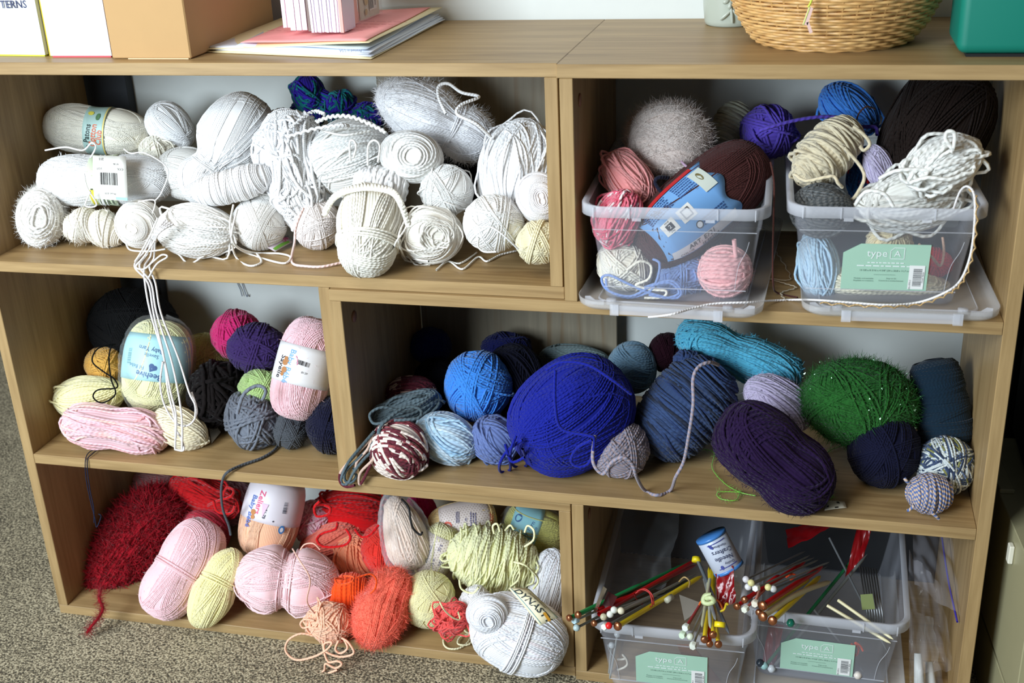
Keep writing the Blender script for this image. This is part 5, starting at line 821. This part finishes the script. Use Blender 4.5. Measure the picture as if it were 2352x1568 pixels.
# round container with a printed label
cA, cB = at(1634, 1232, .07), at(1672, 1302, .06); dd = (cB-cA)/np.linalg.norm(cB-cA); ct = thing('container', (cA+cB)/2, 'round clear container with a blue and white printed label in the needle box', 'container')
rc = .0205; cyl('tube', cA, cB, rc, flat('white_label', (200, 206, 220), .4), ct, 28, bevel=.001); cyl('cap', cA-dd*.003, cA+dd*.001, rc*1.03, flat('blue_cap', (70, 130, 200), .3), ct, 28); cyl('cap', cB-dd*.001, cB+dd*.003, rc*1.03, flat('blue_cap', (70, 130, 200), .3), ct, 28)
za = BACK-dd*(BACK@dd); za /= np.linalg.norm(za); ya = np.cross(za, dd); mc = (cA+cB)/2
def cylmap(x, y, l): ph = PI/2-np.asarray(y)/rc; return mc+np.asarray(x)[:, None]*dd+(rc+l+.0003)*(np.cos(ph)[:, None]*ya+np.sin(ph)[:, None]*za)
printon(cylmap, [('ink', (40, 50, 90), [place2d(text2d('Needle', .0085), .0045, .000, 262), place2d(text2d('Crafters', .0085), -.0045, .002, 262), place2d(text2d('Handmade', .0050), -.0125, .000, 262), place2d(text2d('Quality', .0046), .0125, .004, 262)]), ('blue_scroll', (60, 70, 150), [place2d(disc2d(.004, .002), -.0155, -.009, 30), place2d(rect2d(.001, .026), -.0178, 0), place2d(rect2d(.001, .026), .0165, 0), place2d(disc2d(.003, .002), .015, -.008)])], ct)
# crumpled clear film at the back of the left needle box
def film(name, label, cs, mat, seed, amp=.01, nx=26, extra=None, cat='plastic bag'):
    TL, TR, BR, BL_ = [np.array(c) for c in cs]; u, v = np.meshgrid(np.linspace(0, 1, nx), np.linspace(0, 1, nx)); rg = np.random.default_rng(seed); h = 0
    for k in range(7): a = rg.uniform(0, PI); fq = rg.uniform(1.2, 6); h = h+np.abs(np.sin(fq*(u*math.cos(a)+v*math.sin(a))*PI+rg.random()*6))/(1+fq*.35)
    P = TL*((1-u)*(1-v))[..., None]+TR*(u*(1-v))[..., None]+BR*(u*v)[..., None]+BL_*((1-u)*v)[..., None]; nrm = np.cross(BL_-TL, TR-TL); nrm /= np.linalg.norm(nrm); P = P+nrm*(h*amp)[..., None]
    i, j = np.meshgrid(np.arange(nx-1), np.arange(nx-1), indexing='ij'); o = link(name, npmesh(name, P.reshape(-1, 3), np.stack([i*nx+j, i*nx+j+1, (i+1)*nx+j+1, (i+1)*nx+j], -1).reshape(-1, 4)), mat); recenter(o, P.reshape(-1, 3).mean(0)); tag(o, label, cat); return o
CF = plastic('clear_film', (225, 228, 230), .04, .05, .15)
film('plastic_bag', 'crumpled clear plastic bag at the back of the left needle box', (at(1410, 1190, .2), at(1575, 1175, .2), at(1540, 1370, .1), at(1400, 1380, .08)), CF, 2, .012)
card('paper_scrap', (at(1560, 1365, .0), at(1612, 1385, .0), at(1600, 1405, -.01), at(1572, 1425, -.02)), (120, 114, 104), label='torn greyish paper scrap inside the left needle box', cat='paper')
card('wooden_ruler', (at(1555, 1480, .0), at(1590, 1480, .0), at(1665, 1575, .01), at(1600, 1578, .0)), (150, 96, 54), label='brown wooden ruler behind the label of the left needle box', cat='ruler', thick=.002, items=lambda W, H: [('ticks', (60, 40, 26), [place2d(rect2d(W*.16, .0005), -W*.4, H*(.45-.06*k)) for k in range(15)])])
o = strands('white_hook', [[at(1418, 1514, -.01), at(1436, 1512, -.01), at(1430, 1503, -.01), at(1438, 1512, -.01), at(1441, 1524, -.01), at(1434, 1532, -.01), at(1418, 1538, -.01)]], .0034, flat('bone', (214, 206, 190), .5)); tag(o, 'small bone-coloured hook seen through the front of the left needle box', 'hook')
for i, (h, tl) in enumerate((((1418, 1457, -.02), (1400, 1560, -.02)), ((1405, 1482, -.02), (1398, 1555, -.0)))): needle(at(*h), at(*tl), .003, (150, 152, 150), 'dome', (190, 196, 200), ('thin needle with glassy head standing left inside the left needle box', 'thin needle with small glassy head nearest the left wall of the left needle box')[i], 'thin needles inside the left needle box')
# right needle box
G3 = 'knitting needles in the bundle over the left corner of the right needle box'
for h, tl, dia, c, cap, cc, lb, bw in (((1694, 1391, -.03), (1790, 1320, .06), .0056, RED, 'disc', 0, 'red needle with copper cap, leftmost of the right box', 0), ((1711, 1376, -.025), (1850, 1290, .12), .0056, RED, 'disc', 0, 'red needle with copper cap, uppermost of the right box', 0), ((1753, 1390, -.035), (1890, 1300, .12), .0072, RED, 'disc', 0, 'thick red needle with wide copper cap in the right box', 0),
        ((1753, 1415, -.045), (1908, 1335, .12), .0072, CRM, 'disc', 0, 'thick cream needle with wide brown cap, bowed upwards', .006), ((1775, 1424, -.045), (1885, 1322, .12), .0070, YEL, 'disc', 0, 'thick yellow needle with wide brown cap, lowest of the right bundle', 0), ((1744, 1405, -.03), (1860, 1330, .1), .0050, (190, 170, 60), 'disc', 0, 'ochre needle with small brown cap between the thick caps', 0),
        ((1714, 1330, -.02), (1850, 1265, .15), .0024, (110, 112, 116), 'dome', (214, 210, 216), 'thin grey needle with pearly round head, topmost of the right bundle', 0), ((1719, 1347, -.02), (1860, 1275, .15), .0024, GRY, 'dome', (224, 222, 224), 'thin grey needle with white round head below the pearly one', 0), ((1726, 1338, -.025), (1870, 1280, .15), .0024, GRY, 'dome', (222, 214, 150), 'thin grey needle with flat yellowish head', 0),
        ((1737, 1350, -.025), (1880, 1285, .15), .0026, GRY, 'cube', (226, 226, 220), 'thin grey needle with white square head in the right bundle', 0), ((1765, 1348, -.02), (1905, 1290, .14), .0026, (150, 152, 150), 'dome', (226, 216, 150), 'thin grey needle with cream flat head, right of the white ones', 0), ((1777, 1352, -.02), (1900, 1300, .13), .0028, (90, 92, 94), 'dome', (200, 200, 200), 'grey needle with clear round head, rightmost of the right bundle', 0),
        ((1734, 1385, -.035), (1745, 1355, .0), .0040, (226, 150, 130), 'cube', (232, 224, 206), 'salmon needle with cream angular head', 0), ((1712, 1398, -.035), (1760, 1350, .02), .0034, (214, 120, 110), 'cube', (228, 230, 214), 'pink needle with white square head, lowest left', 0),
        ((1757, 1530, .02), (1975, 1265, .17), .0046, (24, 104, 60), None, 0, 'long green needle lying diagonally across the right needle box', 0), ((1768, 1542, .02), (1992, 1272, .17), .0044, (112, 114, 110), None, 0, 'long grey needle parallel to the green one', 0), ((1905, 1235, .18), (2040, 1500, .03), .0030, (100, 102, 104), None, 0, 'long thin grey needle crossing the green one', 0), ((1870, 1400, .05), (1985, 1545, .03), .0030, (120, 122, 124), None, 0, 'thin grey needle low in the right needle box', 0),
        ((1900, 1390, .04), (2046, 1477, -.0), .0044, CRM, None, 0, 'pointed wooden needle poking over the front rim, lower of two', 0), ((1925, 1378, .05), (2052, 1468, .0), .0044, CRM, None, 0, 'pointed wooden needle poking over the front rim, upper of two', 0)):
    needle(at(*h), at(*tl), dia, c, cap, cc, lb, G3, bw)
bd_ = thing('needle_bundle', at(2000, 1380, .06), 'bundle of thin steel double-pointed needles held by a green paper strip', 'knitting needles')
for k in range(7): p0, p1 = at(1975+k*6, 1300+k, .1), at(1998+k*6, 1450+k, .03); cyl('needle', p0, p1, .0011, flat('steel', (130, 132, 134), .3, .9), bd_, 6)
card('paper_strip', (at(1976, 1365, .055), at(2004, 1363, .055), at(2010, 1398, .05), at(1980, 1400, .05)), (120, 130, 78), bd_)
RP = flat('red_vinyl', (128, 12, 18), .25)
for nm, lb, cs, sd in (('vinyl_case', 'glossy red vinyl case at the upper left of the right needle box', (at(1808, 1225, .2), at(1932, 1196, .2), at(1930, 1212, .17), at(1815, 1270, .15)), 4), ('vinyl_case', 'glossy red vinyl case folded upright right of the other red one', (at(1975, 1195, .18), at(2004, 1215, .17), at(1985, 1282, .14), at(1942, 1330, .12)), 5), ('vinyl_case', 'red vinyl sheet standing inside the left wall of the right needle box', (at(1765, 1420, .07), at(1800, 1430, .07), at(1780, 1520, .05), at(1750, 1526, .05)), 6), ('vinyl_case', 'dark red vinyl sleeve below the round container in the left needle box', (at(1650, 1320, .05), at(1690, 1300, .05), at(1696, 1385, .02), at(1655, 1400, .02)), 7)): film(nm, lb, cs, RP, sd, .004, 12, cat='case')
for (x, y, Y_, c, lb) in ((1816, 1430, -.02, (20, 110, 90), 'green bead just below the front rim of the right needle box'), (1755, 1528, .02, (170, 214, 212), 'pale aqua bead in the bottom left corner of the right needle box'), (1746, 1522, .02, (50, 60, 70), 'dark bead beside the pale aqua bead'), (1772, 1535, .02, (206, 210, 214), 'white bead at the bottom of the right needle box'), (1970, 1550, .02, (226, 216, 206), 'cream button near the label of the right needle box')):
    p = at(x, y, Y_); o = lathe('bead', [(0, -.0052), (.003, -.0045), (.0052, -.001), (.0052, .001), (.003, .0045), (0, .0052)], p, RIGHT, BACK, UP, flat('bead_'+str(c), c, .2), None, 14); tag(o, lb, 'bead')
o = strands('orange_yarn', [[at(1955, 1478, .02), at(1962, 1485, .02), at(1958, 1495, .02), at(1966, 1505, .02), at(1972, 1490, .02), at(1964, 1476, .02), at(1975, 1482, .02), at(1982, 1494, .02)]], .003, yarn_mat((232, 80, 30), th=.003)); tag(o, 'small tangle of orange yarn behind the right box front', 'yarn')
o = strands('orange_yarn', [[at(1805, 1325, .08), at(1818, 1318, .08), at(1828, 1322, .08), at(1815, 1330, .08), at(1830, 1332, .08)]], .003, yarn_mat((232, 80, 30), th=.003)); tag(o, 'orange yarn tied around the needles at the left of the right box', 'yarn')
# zip bags at the far right
ZB = plastic('zip_bag_film', (214, 210, 216), .09, .10, .18)
rt = thing('zip_bag', at(2150, 1330, .1), 'large clear zip bag with a blue seal hanging at the far right', 'plastic bag')
o = film('bag_film', None, (at(2095, 1225, .2), at(2190, 1228, .2), at(2212, 1440, .02), at(2100, 1360, .08)), ZB, 11, .006, cat=None); attach(o, rt)
strand('blue_seal', [at(2163, 1228, .19), at(2178, 1330, .1), at(2199, 1428, .025)], .0026, flat('blue_seal', (60, 50, 160), .4), rt)
rt = thing('plastic_bag', at(2120, 1480, .05), 'crumpled clear bag slumped beside the right needle box', 'plastic bag')
o = film('bag_film', None, (at(2085, 1290, .16), at(2160, 1370, .12), at(2190, 1560, .06), at(2085, 1570, .02)), ZB, 13, .014, cat=None); attach(o, rt)
o = film('bag_film', None, (at(2075, 1400, .06), at(2125, 1420, .06), at(2150, 1568, .03), at(2075, 1575, .0)), CF, 17, .010, cat=None); attach(o, rt)
for i, (a_, b_) in enumerate((((2108, 1500, .05), (2112, 1572, .03)), ((2134, 1520, .06), (2138, 1574, .04)))): o = cyl('white_tube', at(*a_), at(*b_), .0045, flat('white_tube', (206, 208, 206), .5), None, 14, .007); tag(o, ('pale tube in the crumpled bag, left of two', 'pale tube in the crumpled bag, right of two')[i], 'tube')
# ================================================================ things on top
H = .8210
def slab(nm, fl, fr, depth, h, mat, parent, lean=0., bev=.001):
    fl, fr = np.array(fl), np.array(fr); w_ = np.linalg.norm(fr-fl); ex = (fr-fl)/w_; ey = np.array([-ex[1], ex[0], 0]); V = []
    for z in (0, h):
        for a, b in ((0, 0), (w_, 0), (w_, depth), (0, depth)): V.append(fl+ex*(a+lean*z)+ey*b+np.array([0, 0, z]))
    return pymesh(nm, V, [(0, 3, 2, 1), (4, 5, 6, 7), (0, 1, 5, 4), (1, 2, 6, 5), (2, 3, 7, 6), (3, 0, 4, 7)], mat, parent)
WP = flat('white_card', (208, 211, 213), .5)
f1 = thing('magazine_file', (-.645, .15, H), 'white upright pattern file at the far left with dark lettering', 'magazine file')
slab('file_body', (-.695, .046, H+.002), (-.6005, .040, H+.002), .235, .27, WP, f1); slab('green_base', (-.692, .0462, H), (-.602, .041, H), .232, .0019, flat('lime', (196, 206, 60), .5), f1)
tv = place2d(text2d('PATTERNS', .0128, .01), 0, 0); mx_ = tv[0][:, 0].max(); Vt = np.array([(-.6135+x-mx_, .0414-.0006, .8835+y) for x, y in tv[0]]); pymesh('lettering', Vt, tv[1], flat('navy_ink', (36, 44, 84), .5), f1)
f2 = thing('magazine_file', (-.55, .15, H), 'plain white upright file with a red base, left of the cardboard box', 'magazine file')
slab('file_body', (-.5885, .0335, H+.002), (-.5045, .0340, H+.002), .24, .27, flat('lilac_white', (202, 200, 210), .5), f2); slab('red_base', (-.586, .0335, H), (-.506, .0345, H), .236, .0019, flat('red_edge', (200, 60, 70), .5), f2)
o = slab('yellow_folder', (-.5990, .046, H), (-.5905, .046, H), .22, .265, flat('mustard', (216, 196, 40), .5), None); tag(o, 'thin mustard yellow folder squeezed between the two white files', 'folder')
cb = thing('cardboard_box', (-.445, .14, H), 'plain brown cardboard box between the white files and the papers', 'box')
CBM = flat('cardboard', (186, 148, 98), .75); o = box('box_body', -.4975, -.3925, .0228, .262, H+.0005, H+.30, CBM, cb, .0015); box('bottom_flap', -.476, -.396, .0226, .03, H, H+.0012, flat('card_edge', (214, 190, 150), .7), cb, 0)
# folder with papers
fp = thing('paper_folder', (-.27, .17, H), 'manila folder stuffed with papers under a pink sheet', 'folder')
def sheet(nm, cs, mat, th_, parent, wave=0., n=14, fold=None, seed=1):
    TL, TR, BR, BL_ = [np.array(c, float) for c in cs]; u, v = np.meshgrid(np.linspace(0, 1, n), np.linspace(0, 1, n)); P = TL*((1-u)*(1-v))[..., None]+TR*(u*(1-v))[..., None]+BR*(u*v)[..., None]+BL_*((1-u)*v)[..., None]
    P[..., 2] += wave*(np.sin(u*9+seed)*v+np.sin(v*7+seed*2)*u)*.5
    i, j = np.meshgrid(np.arange(n-1), np.arange(n-1), indexing='ij'); o = link(nm, npmesh(nm, P.reshape(-1, 3), np.stack([i*n+j, (i+1)*n+j, (i+1)*n+j+1, i*n+j+1], -1).reshape(-1, 4)), mat); recenter(o, P.reshape(-1, 3).mean(0)); sm = o.modifiers.new('thickness', 'SOLIDIFY'); sm.thickness = th_; sm.offset = 0; attach(o, parent); return o
MAN = flat('manila', (238, 222, 178), .6); PWT = flat('paper_white', (226, 230, 240), .6)
cBL, cBR, cTR, cTL = np.array((-.4050, .068, H)), np.array((-.165, .019, H)), np.array((-.165, .300, H)), np.array((-.372, .285, H))
Zv = lambda z: np.array([0, 0, z])
sheet('folder_back', (cTL+Zv(.001), cTR+Zv(.001), cBR+Zv(.001), cBL+Zv(.001)), MAN, .0006, fp)
for k in range(5): sheet('paper', (cTL+Zv(.0026+.0016*k), cTR+Zv(.003+.0016*k)+[.004-.002*k, 0, 0], cBR+Zv(.0024+.0012*k)+[-.001-.003*(k % 2), .003, 0], cBL+Zv(.0022+.0011*k)+[.012, .004, 0]), PWT, .0009, fp, .0012, seed=k)
sheet('printed_paper', (cTL+Zv(.0115), cTR+Zv(.0135)+[-.01, 0, 0], cBR+Zv(.0115)+[-.006, .004, 0], cBL+Zv(.008)+[.05, .0, 0]), flat('bluish_paper', (206, 218, 232), .5), .0006, fp, .002, seed=3)
sheet('folder_front', (cTL+Zv(.0150), cTR+Zv(.0180)+[.0, .004, 0], cBR+Zv(.0170)+[-.006, .013, 0], cBL+Zv(.0030)), MAN, .0006, fp, .0006)
pk = sheet('pink_sheet', (cTL+Zv(.0158)+[.03, -.02, 0], cTR+Zv(.0196)+[-.014, -.004, 0], cBR+Zv(.0186)+[-.012, .018, 0], cBL+Zv(.0100)+[.052, .008, 0]), flat('pink_paper', (255, 168, 166), .6), .0004, fp, .0006)
bl = []
for r_ in range(5):
    v, f = lines2d(.13, .004, 1, RNG, .5); bl.append(place2d((v, f), -.255+.014*r_, .105+.030*r_ if False else .095+.028*r_, 190))
v, f = joined([place2d(lines2d(.12, .003, 1, RNG, .6), -.272+.012*k, .088+.020*k, 168) for k in range(5)]); pymesh('faint_print', np.stack([v[:, 0], v[:, 1], np.full(len(v), H+.0212)], -1), f, flat('pink_print', (190, 80, 84), .6), fp)
v, f = text2d('Printed in USA', .0045); pymesh('small_print', np.array([(-.190-x, .0155+.006, H+.010-y) for x, y in v]), f, flat('ink', (60, 60, 80), .5), fp)
# note pads, book and clear packet standing on the folder
HZ = H+.0198
PKP = flat('pink_note', (238, 206, 218), .6); PWN = flat('white_note', (234, 226, 242), .6)
def pad(label, x0, x1, y0, n, depth, h, m, nm='note_pad', cat='note pad', fan=.0):
    rt = thing(nm, ((x0+x1)/2, y0, HZ), label, cat); t_ = (x1-x0)/n
    for k in range(n): slab('sheet', (x0+k*t_, y0+.0012*((k*7) % 3), HZ), (x0+(k+.98)*t_, y0+.0012*((k*7) % 3), HZ), depth, h, m, rt, lean=fan*(k/n-.5))
    return rt
def ax(px, py): p = atz(px, py, HZ); return float(p[0]), float(p[1])
def padp(label, p0, p1, py, n, m, fan=0., dep=.04): a, b = ax(p0, py), ax(p1, py); return pad(label, a[0], b[0], a[1], n, dep, .16, m, fan=fan)
padp('pale pink note pad standing on the folder, leftmost', 651, 668, 64, 2, PKP); padp('lilac-white note pad standing between the pink and the thick white one', 668, 704, 70, 3, flat('lilac_note', (240, 222, 234), .6))
padp('thick white note pad with fanned sheets standing on the folder', 716, 789, 75, 13, PWN, .05)
a_, b_ = ax(706, 73), ax(715, 73); o = slab('book_block', (a_[0], a_[1]+.004, HZ), (b_[0], a_[1]+.004, HZ), .04, .16, flat('taupe_cover', (120, 104, 96), .6), None); tag(o, 'grey-brown covered booklet between the two light note pads', 'booklet')
rb = thing('booklet', (*ax(800, 68), HZ), 'booklet with pink rose pattern cover behind the white pad', 'booklet'); fr, to = np.array((*ax(790, 75), HZ)), np.array((*ax(824, 50), HZ)); o = slab('cover', fr, to, .004, .16, flat('rose_cover', (240, 176, 164), .5), rb)
exx = (to-fr)/np.linalg.norm(to-fr); nn = np.array([exx[1], -exx[0], 0])
def rosemap(x, y, l): return (fr+to)/2+np.asarray(x)[:, None]*exx+np.asarray(y)[:, None]*np.array([0, 0, 1])+nn*(l+.0003)
printon(rosemap, [('rose_outer', (226, 100, 108), [place2d(disc2d(.014, .013), .001, .020), place2d(disc2d(.010, .012), -.004, .050)]), ('rose_ring', (246, 170, 164), [place2d(disc2d(.0105, .0098), .001, .020)]), ('rose_mid', (226, 100, 108), [place2d(disc2d(.008, .0072), .001, .020)]), ('rose_core', (248, 186, 176), [place2d(disc2d(.0055, .005), .001, .020)]), ('rose_heart', (220, 120, 100), [place2d(disc2d(.003, .0028), .001, .020)]), ('petal', (210, 70, 80), [place2d(disc2d(.006, .003), .010, .004), place2d(disc2d(.005, .003), -.010, .004)])], rb)
fr2, to2 = np.array((*ax(828, 47), HZ)), np.array((*ax(872, 30), HZ))
cp = thing('card_packet', (fr2+to2)/2, 'clear packet with floral card and barcode behind the rose booklet', 'packet'); slab('inner_card', fr2, to2, .002, .10, flat('beige_card', (222, 214, 194), .5), cp)
ex2 = (to2-fr2)/np.linalg.norm(to2-fr2); n2_ = np.array([ex2[1], -ex2[0], 0]); slab('clear_sleeve', fr2+n2_*.003-ex2*.002, to2+n2_*.003+ex2*.003, .008, .104, plastic('sleeve', (220, 224, 220), .12, .1, .15), cp)
printon(lambda x, y, l: (fr2+to2)/2+np.asarray(x)[:, None]*ex2+np.asarray(y)[:, None]*np.array([0, 0, 1])+n2_*(l+.0006), [('sticker', (240, 238, 230), [place2d(rect2d(.024, .016), .010, .016)]), ('barcode', (70, 70, 74), [place2d(bars2d(.013, .012, 14, RNG), .005, .016), place2d(bars2d(.005, .009, 6, RNG), .017, .017)]), ('flower', (206, 176, 120), [place2d(disc2d(.006), -.012, .022), place2d(disc2d(.004), -.014, .008)])], cp)
# frosted glass vase with relief flower
vz = thing('vase', (.221, .266, H), 'frosted greenish glass vase with a raised flower relief beside the basket', 'vase')
VG = NT('frosted_glass'); VG.b.inputs['Base Color'].default_value = L4((206, 214, 200)); VG.b.inputs['Roughness'].default_value = .28; VG.b.inputs['Transmission Weight'].default_value = .35
X_, Y_, Z_ = np.array((1., 0, 0)), np.array((0, 1., 0)), np.array((0, 0, 1.))
lathe('vessel', [(0, 0), (.029, 0), (.0315, .002), (.0325, .006), (.034, .02), (.0355, .05), (.036, .09), (.030, .12), (.028, .128), (.026, .12), (.033, .09), (.031, .02), (0, .006)], (.221, .266, H), X_, Y_, Z_, VG.m, vz, 36)
rd = CAM-np.array((.221, .266, H)); rd[2] = 0; rd /= np.linalg.norm(rd); sd_ = np.cross([0, 0, 1], rd); vc = np.array((.221, .266, H))
def petal(nm, u0, z0, u1, z1, w0, w1):
    p = [vc+rd*math.sqrt(max(.0352**2-u*u, 0))*1.0+sd_*u+Z_*z for u, z in ((u0, z0), ((u0+u1)/2, (z0+z1)/2), (u1, z1))]; P = catmull(p, 5)[None]; n_ = P.shape[1]; tt = np.linspace(0, 1, n_); rr = (w0+(w1-w0)*tt)*np.sin(PI*np.clip(tt*.9+.06, 0, 1))**.5; V, Q, _ = tubes(P, np.broadcast_to(rd, P.shape)+.001, rr[None], 10, False); o = link(nm, npmesh(nm, V, Q), VG.m); recenter(o, V.mean(0)); attach(o, vz)
for k in range(6): a = k*PI/3+.3; petal('relief_petal', .003*math.cos(a), .034+.003*math.sin(a), .0105*math.cos(a), .034+.0115*math.sin(a), .0022, .0034)
petal('relief_stem', .0, .026, .002, .006, .0016, .0022); petal('relief_leaf', .001, .022, -.013, .010, .0014, .0030); petal('relief_leaf', .002, .022, .012, .010, .0014, .0028)
# wicker basket
bc = np.array((.343, .146, H)); wb = thing('wicker_basket', bc, 'round woven wicker basket with a thin tag, right of centre on top', 'basket')
WK = NT('wicker'); nz = WK.add('ShaderNodeTexNoise', i_Scale=60., i_Detail=3.); tcw = WK.add('ShaderNodeTexCoord'); WK.l(tcw.outputs['Object'], nz.inputs[0]); WK.l(WK.mix(nz.outputs[0], L4((176, 122, 62)), L4((236, 196, 130))), WK.b.inputs['Base Color']); WK.b.inputs['Roughness'].default_value = .42
def br(z): return .082+.034*(1-math.exp(-z/.034))+.10*z
NS = 46; rows = []; M_ = NS*4
for k in range(34):
    z = .005+.0036*k; th_ = np.linspace(0, 2*PI, M_, endpoint=False); r_ = br(z)+.0017*np.cos(th_*NS/2+PI*(k % 2)); zz = z+.0006*np.sin(th_*3+k)
    rows.append(np.stack([bc[0]+r_*np.cos(th_), bc[1]+r_*np.sin(th_), H+zz], -1))
P = np.array(rows); N = P-(bc+np.array([0, 0, .05])); N[..., 2] = 0; N /= np.linalg.norm(N, axis=-1, keepdims=True)
for k in range(34): V, Q, _ = tubes(P[k:k+1], N[k:k+1], .0019, 5, True); o = link('woven_strand', npmesh('woven_strand', V, Q), WK.m); recenter(o, bc); attach(o, wb)
for s_ in range(NS):
    a = (s_+.5)*2*PI/NS*1.0+PI/NS; zs = np.linspace(0, .128, 9); Pp = np.array([(bc[0]+br(z)*math.cos(a), bc[1]+br(z)*math.sin(a), H+z+.003) for z in zs])[None]; V, Q, _ = tubes(Pp, np.broadcast_to(np.array([math.cos(a), math.sin(a), .01]), Pp.shape), .0014, 4, False); o = link('stake', npmesh('stake', V, Q), WK.m); recenter(o, Pp[0, 0]); attach(o, wb)
for k in range(3): th_ = np.linspace(0, 2*PI, 120, endpoint=False); r_ = .082+.0012*k; Pp = np.stack([bc[0]+r_*np.cos(th_), bc[1]+r_*np.sin(th_), H+.0016+.0016*k+.0006*np.sin(th_*17+k*2)], -1)[None]; V, Q, _ = tubes(Pp, Pp-bc+.0001, .0018, 5, True); o = link('foot_ring', npmesh('foot_ring', V, Q), WK.m); recenter(o, bc); attach(o, wb)
cyl('base_disc', bc+[0, 0, .002], bc+[0, 0, .004], .082, WK.m, wb, 40)
o = cyl('filling', bc+[0, 0, .006], bc+[0, 0, .060], .078, flat('orange_fabric', (206, 110, 40), .8), None, 32, .098); tag(o, 'orange fabric filling inside the wicker basket', 'fabric')
tg = thing('tag', at(1860, 30, .03), 'small pinkish plastic tag on a yellow thread on the basket', 'tag'); pf = lambda x, y: at(x, y, .020)
strand('thread', [pf(1868, -12), pf(1862, 6), pf(1856, 16)], .0022, flat('yellow_thread', (206, 220, 70), .5), tg); prism('tag_piece', [pf(1858, 14), pf(1868, 19), pf(1855, 58), pf(1843, 56)], -BACK*.0012, flat('pink_tag', (226, 190, 180), .4), tg); prism('tag_piece', [pf(1852, 52), pf(1858, 50), pf(1867, 74), pf(1860, 77)], -BACK*.0012, flat('pink_tag', (226, 190, 180), .4), tg); strand('tag_edge', [pf(1860, 16), pf(1845, 57)], .0014, flat('lime_edge', (206, 220, 110), .5), tg)
# teal case
tb = thing('teal_case', (.56, .15, H), 'scuffed teal storage case at the right end of the top', 'case')
import bmesh
bm = bmesh.new(); bmesh.ops.create_cube(bm, size=1); bmesh.ops.scale(bm, vec=(.21, .10, .20), verts=bm.verts); bmesh.ops.bevel(bm, geom=bm.edges[:], offset=.010, segments=4, affect='EDGES', profile=.5); me = bpy.data.meshes.new('case_body'); bm.to_mesh(me); bm.free(); me.polygons.foreach_set('use_smooth', [True]*len(me.polygons))
TM = NT('teal_enamel'); nz = TM.add('ShaderNodeTexNoise', i_Scale=22., i_Detail=6., i_Roughness=.75); tcw = TM.add('ShaderNodeTexCoord'); TM.l(tcw.outputs['Object'], nz.inputs[0]); r_ = TM.add('ShaderNodeValToRGB'); r_.color_ramp.elements[0].position = .66; r_.color_ramp.elements[0].color = L4((0, 118, 100)); r_.color_ramp.elements[1].position = .80; r_.color_ramp.elements[1].color = L4((120, 170, 140)); TM.l(nz.outputs[0], r_.inputs[0]); TM.l(r_.outputs[0], TM.b.inputs['Base Color']); TM.b.inputs['Roughness'].default_value = .5
o = link('case_body', me, TM.m); o.location = (.4660+.105, .034+.05, H+.003+.10); attach(o, tb); box('foot_strip', .476, .66, .039, .125, H, H+.003, flat('black_rubber', (12, 14, 14), .8), tb, 0)
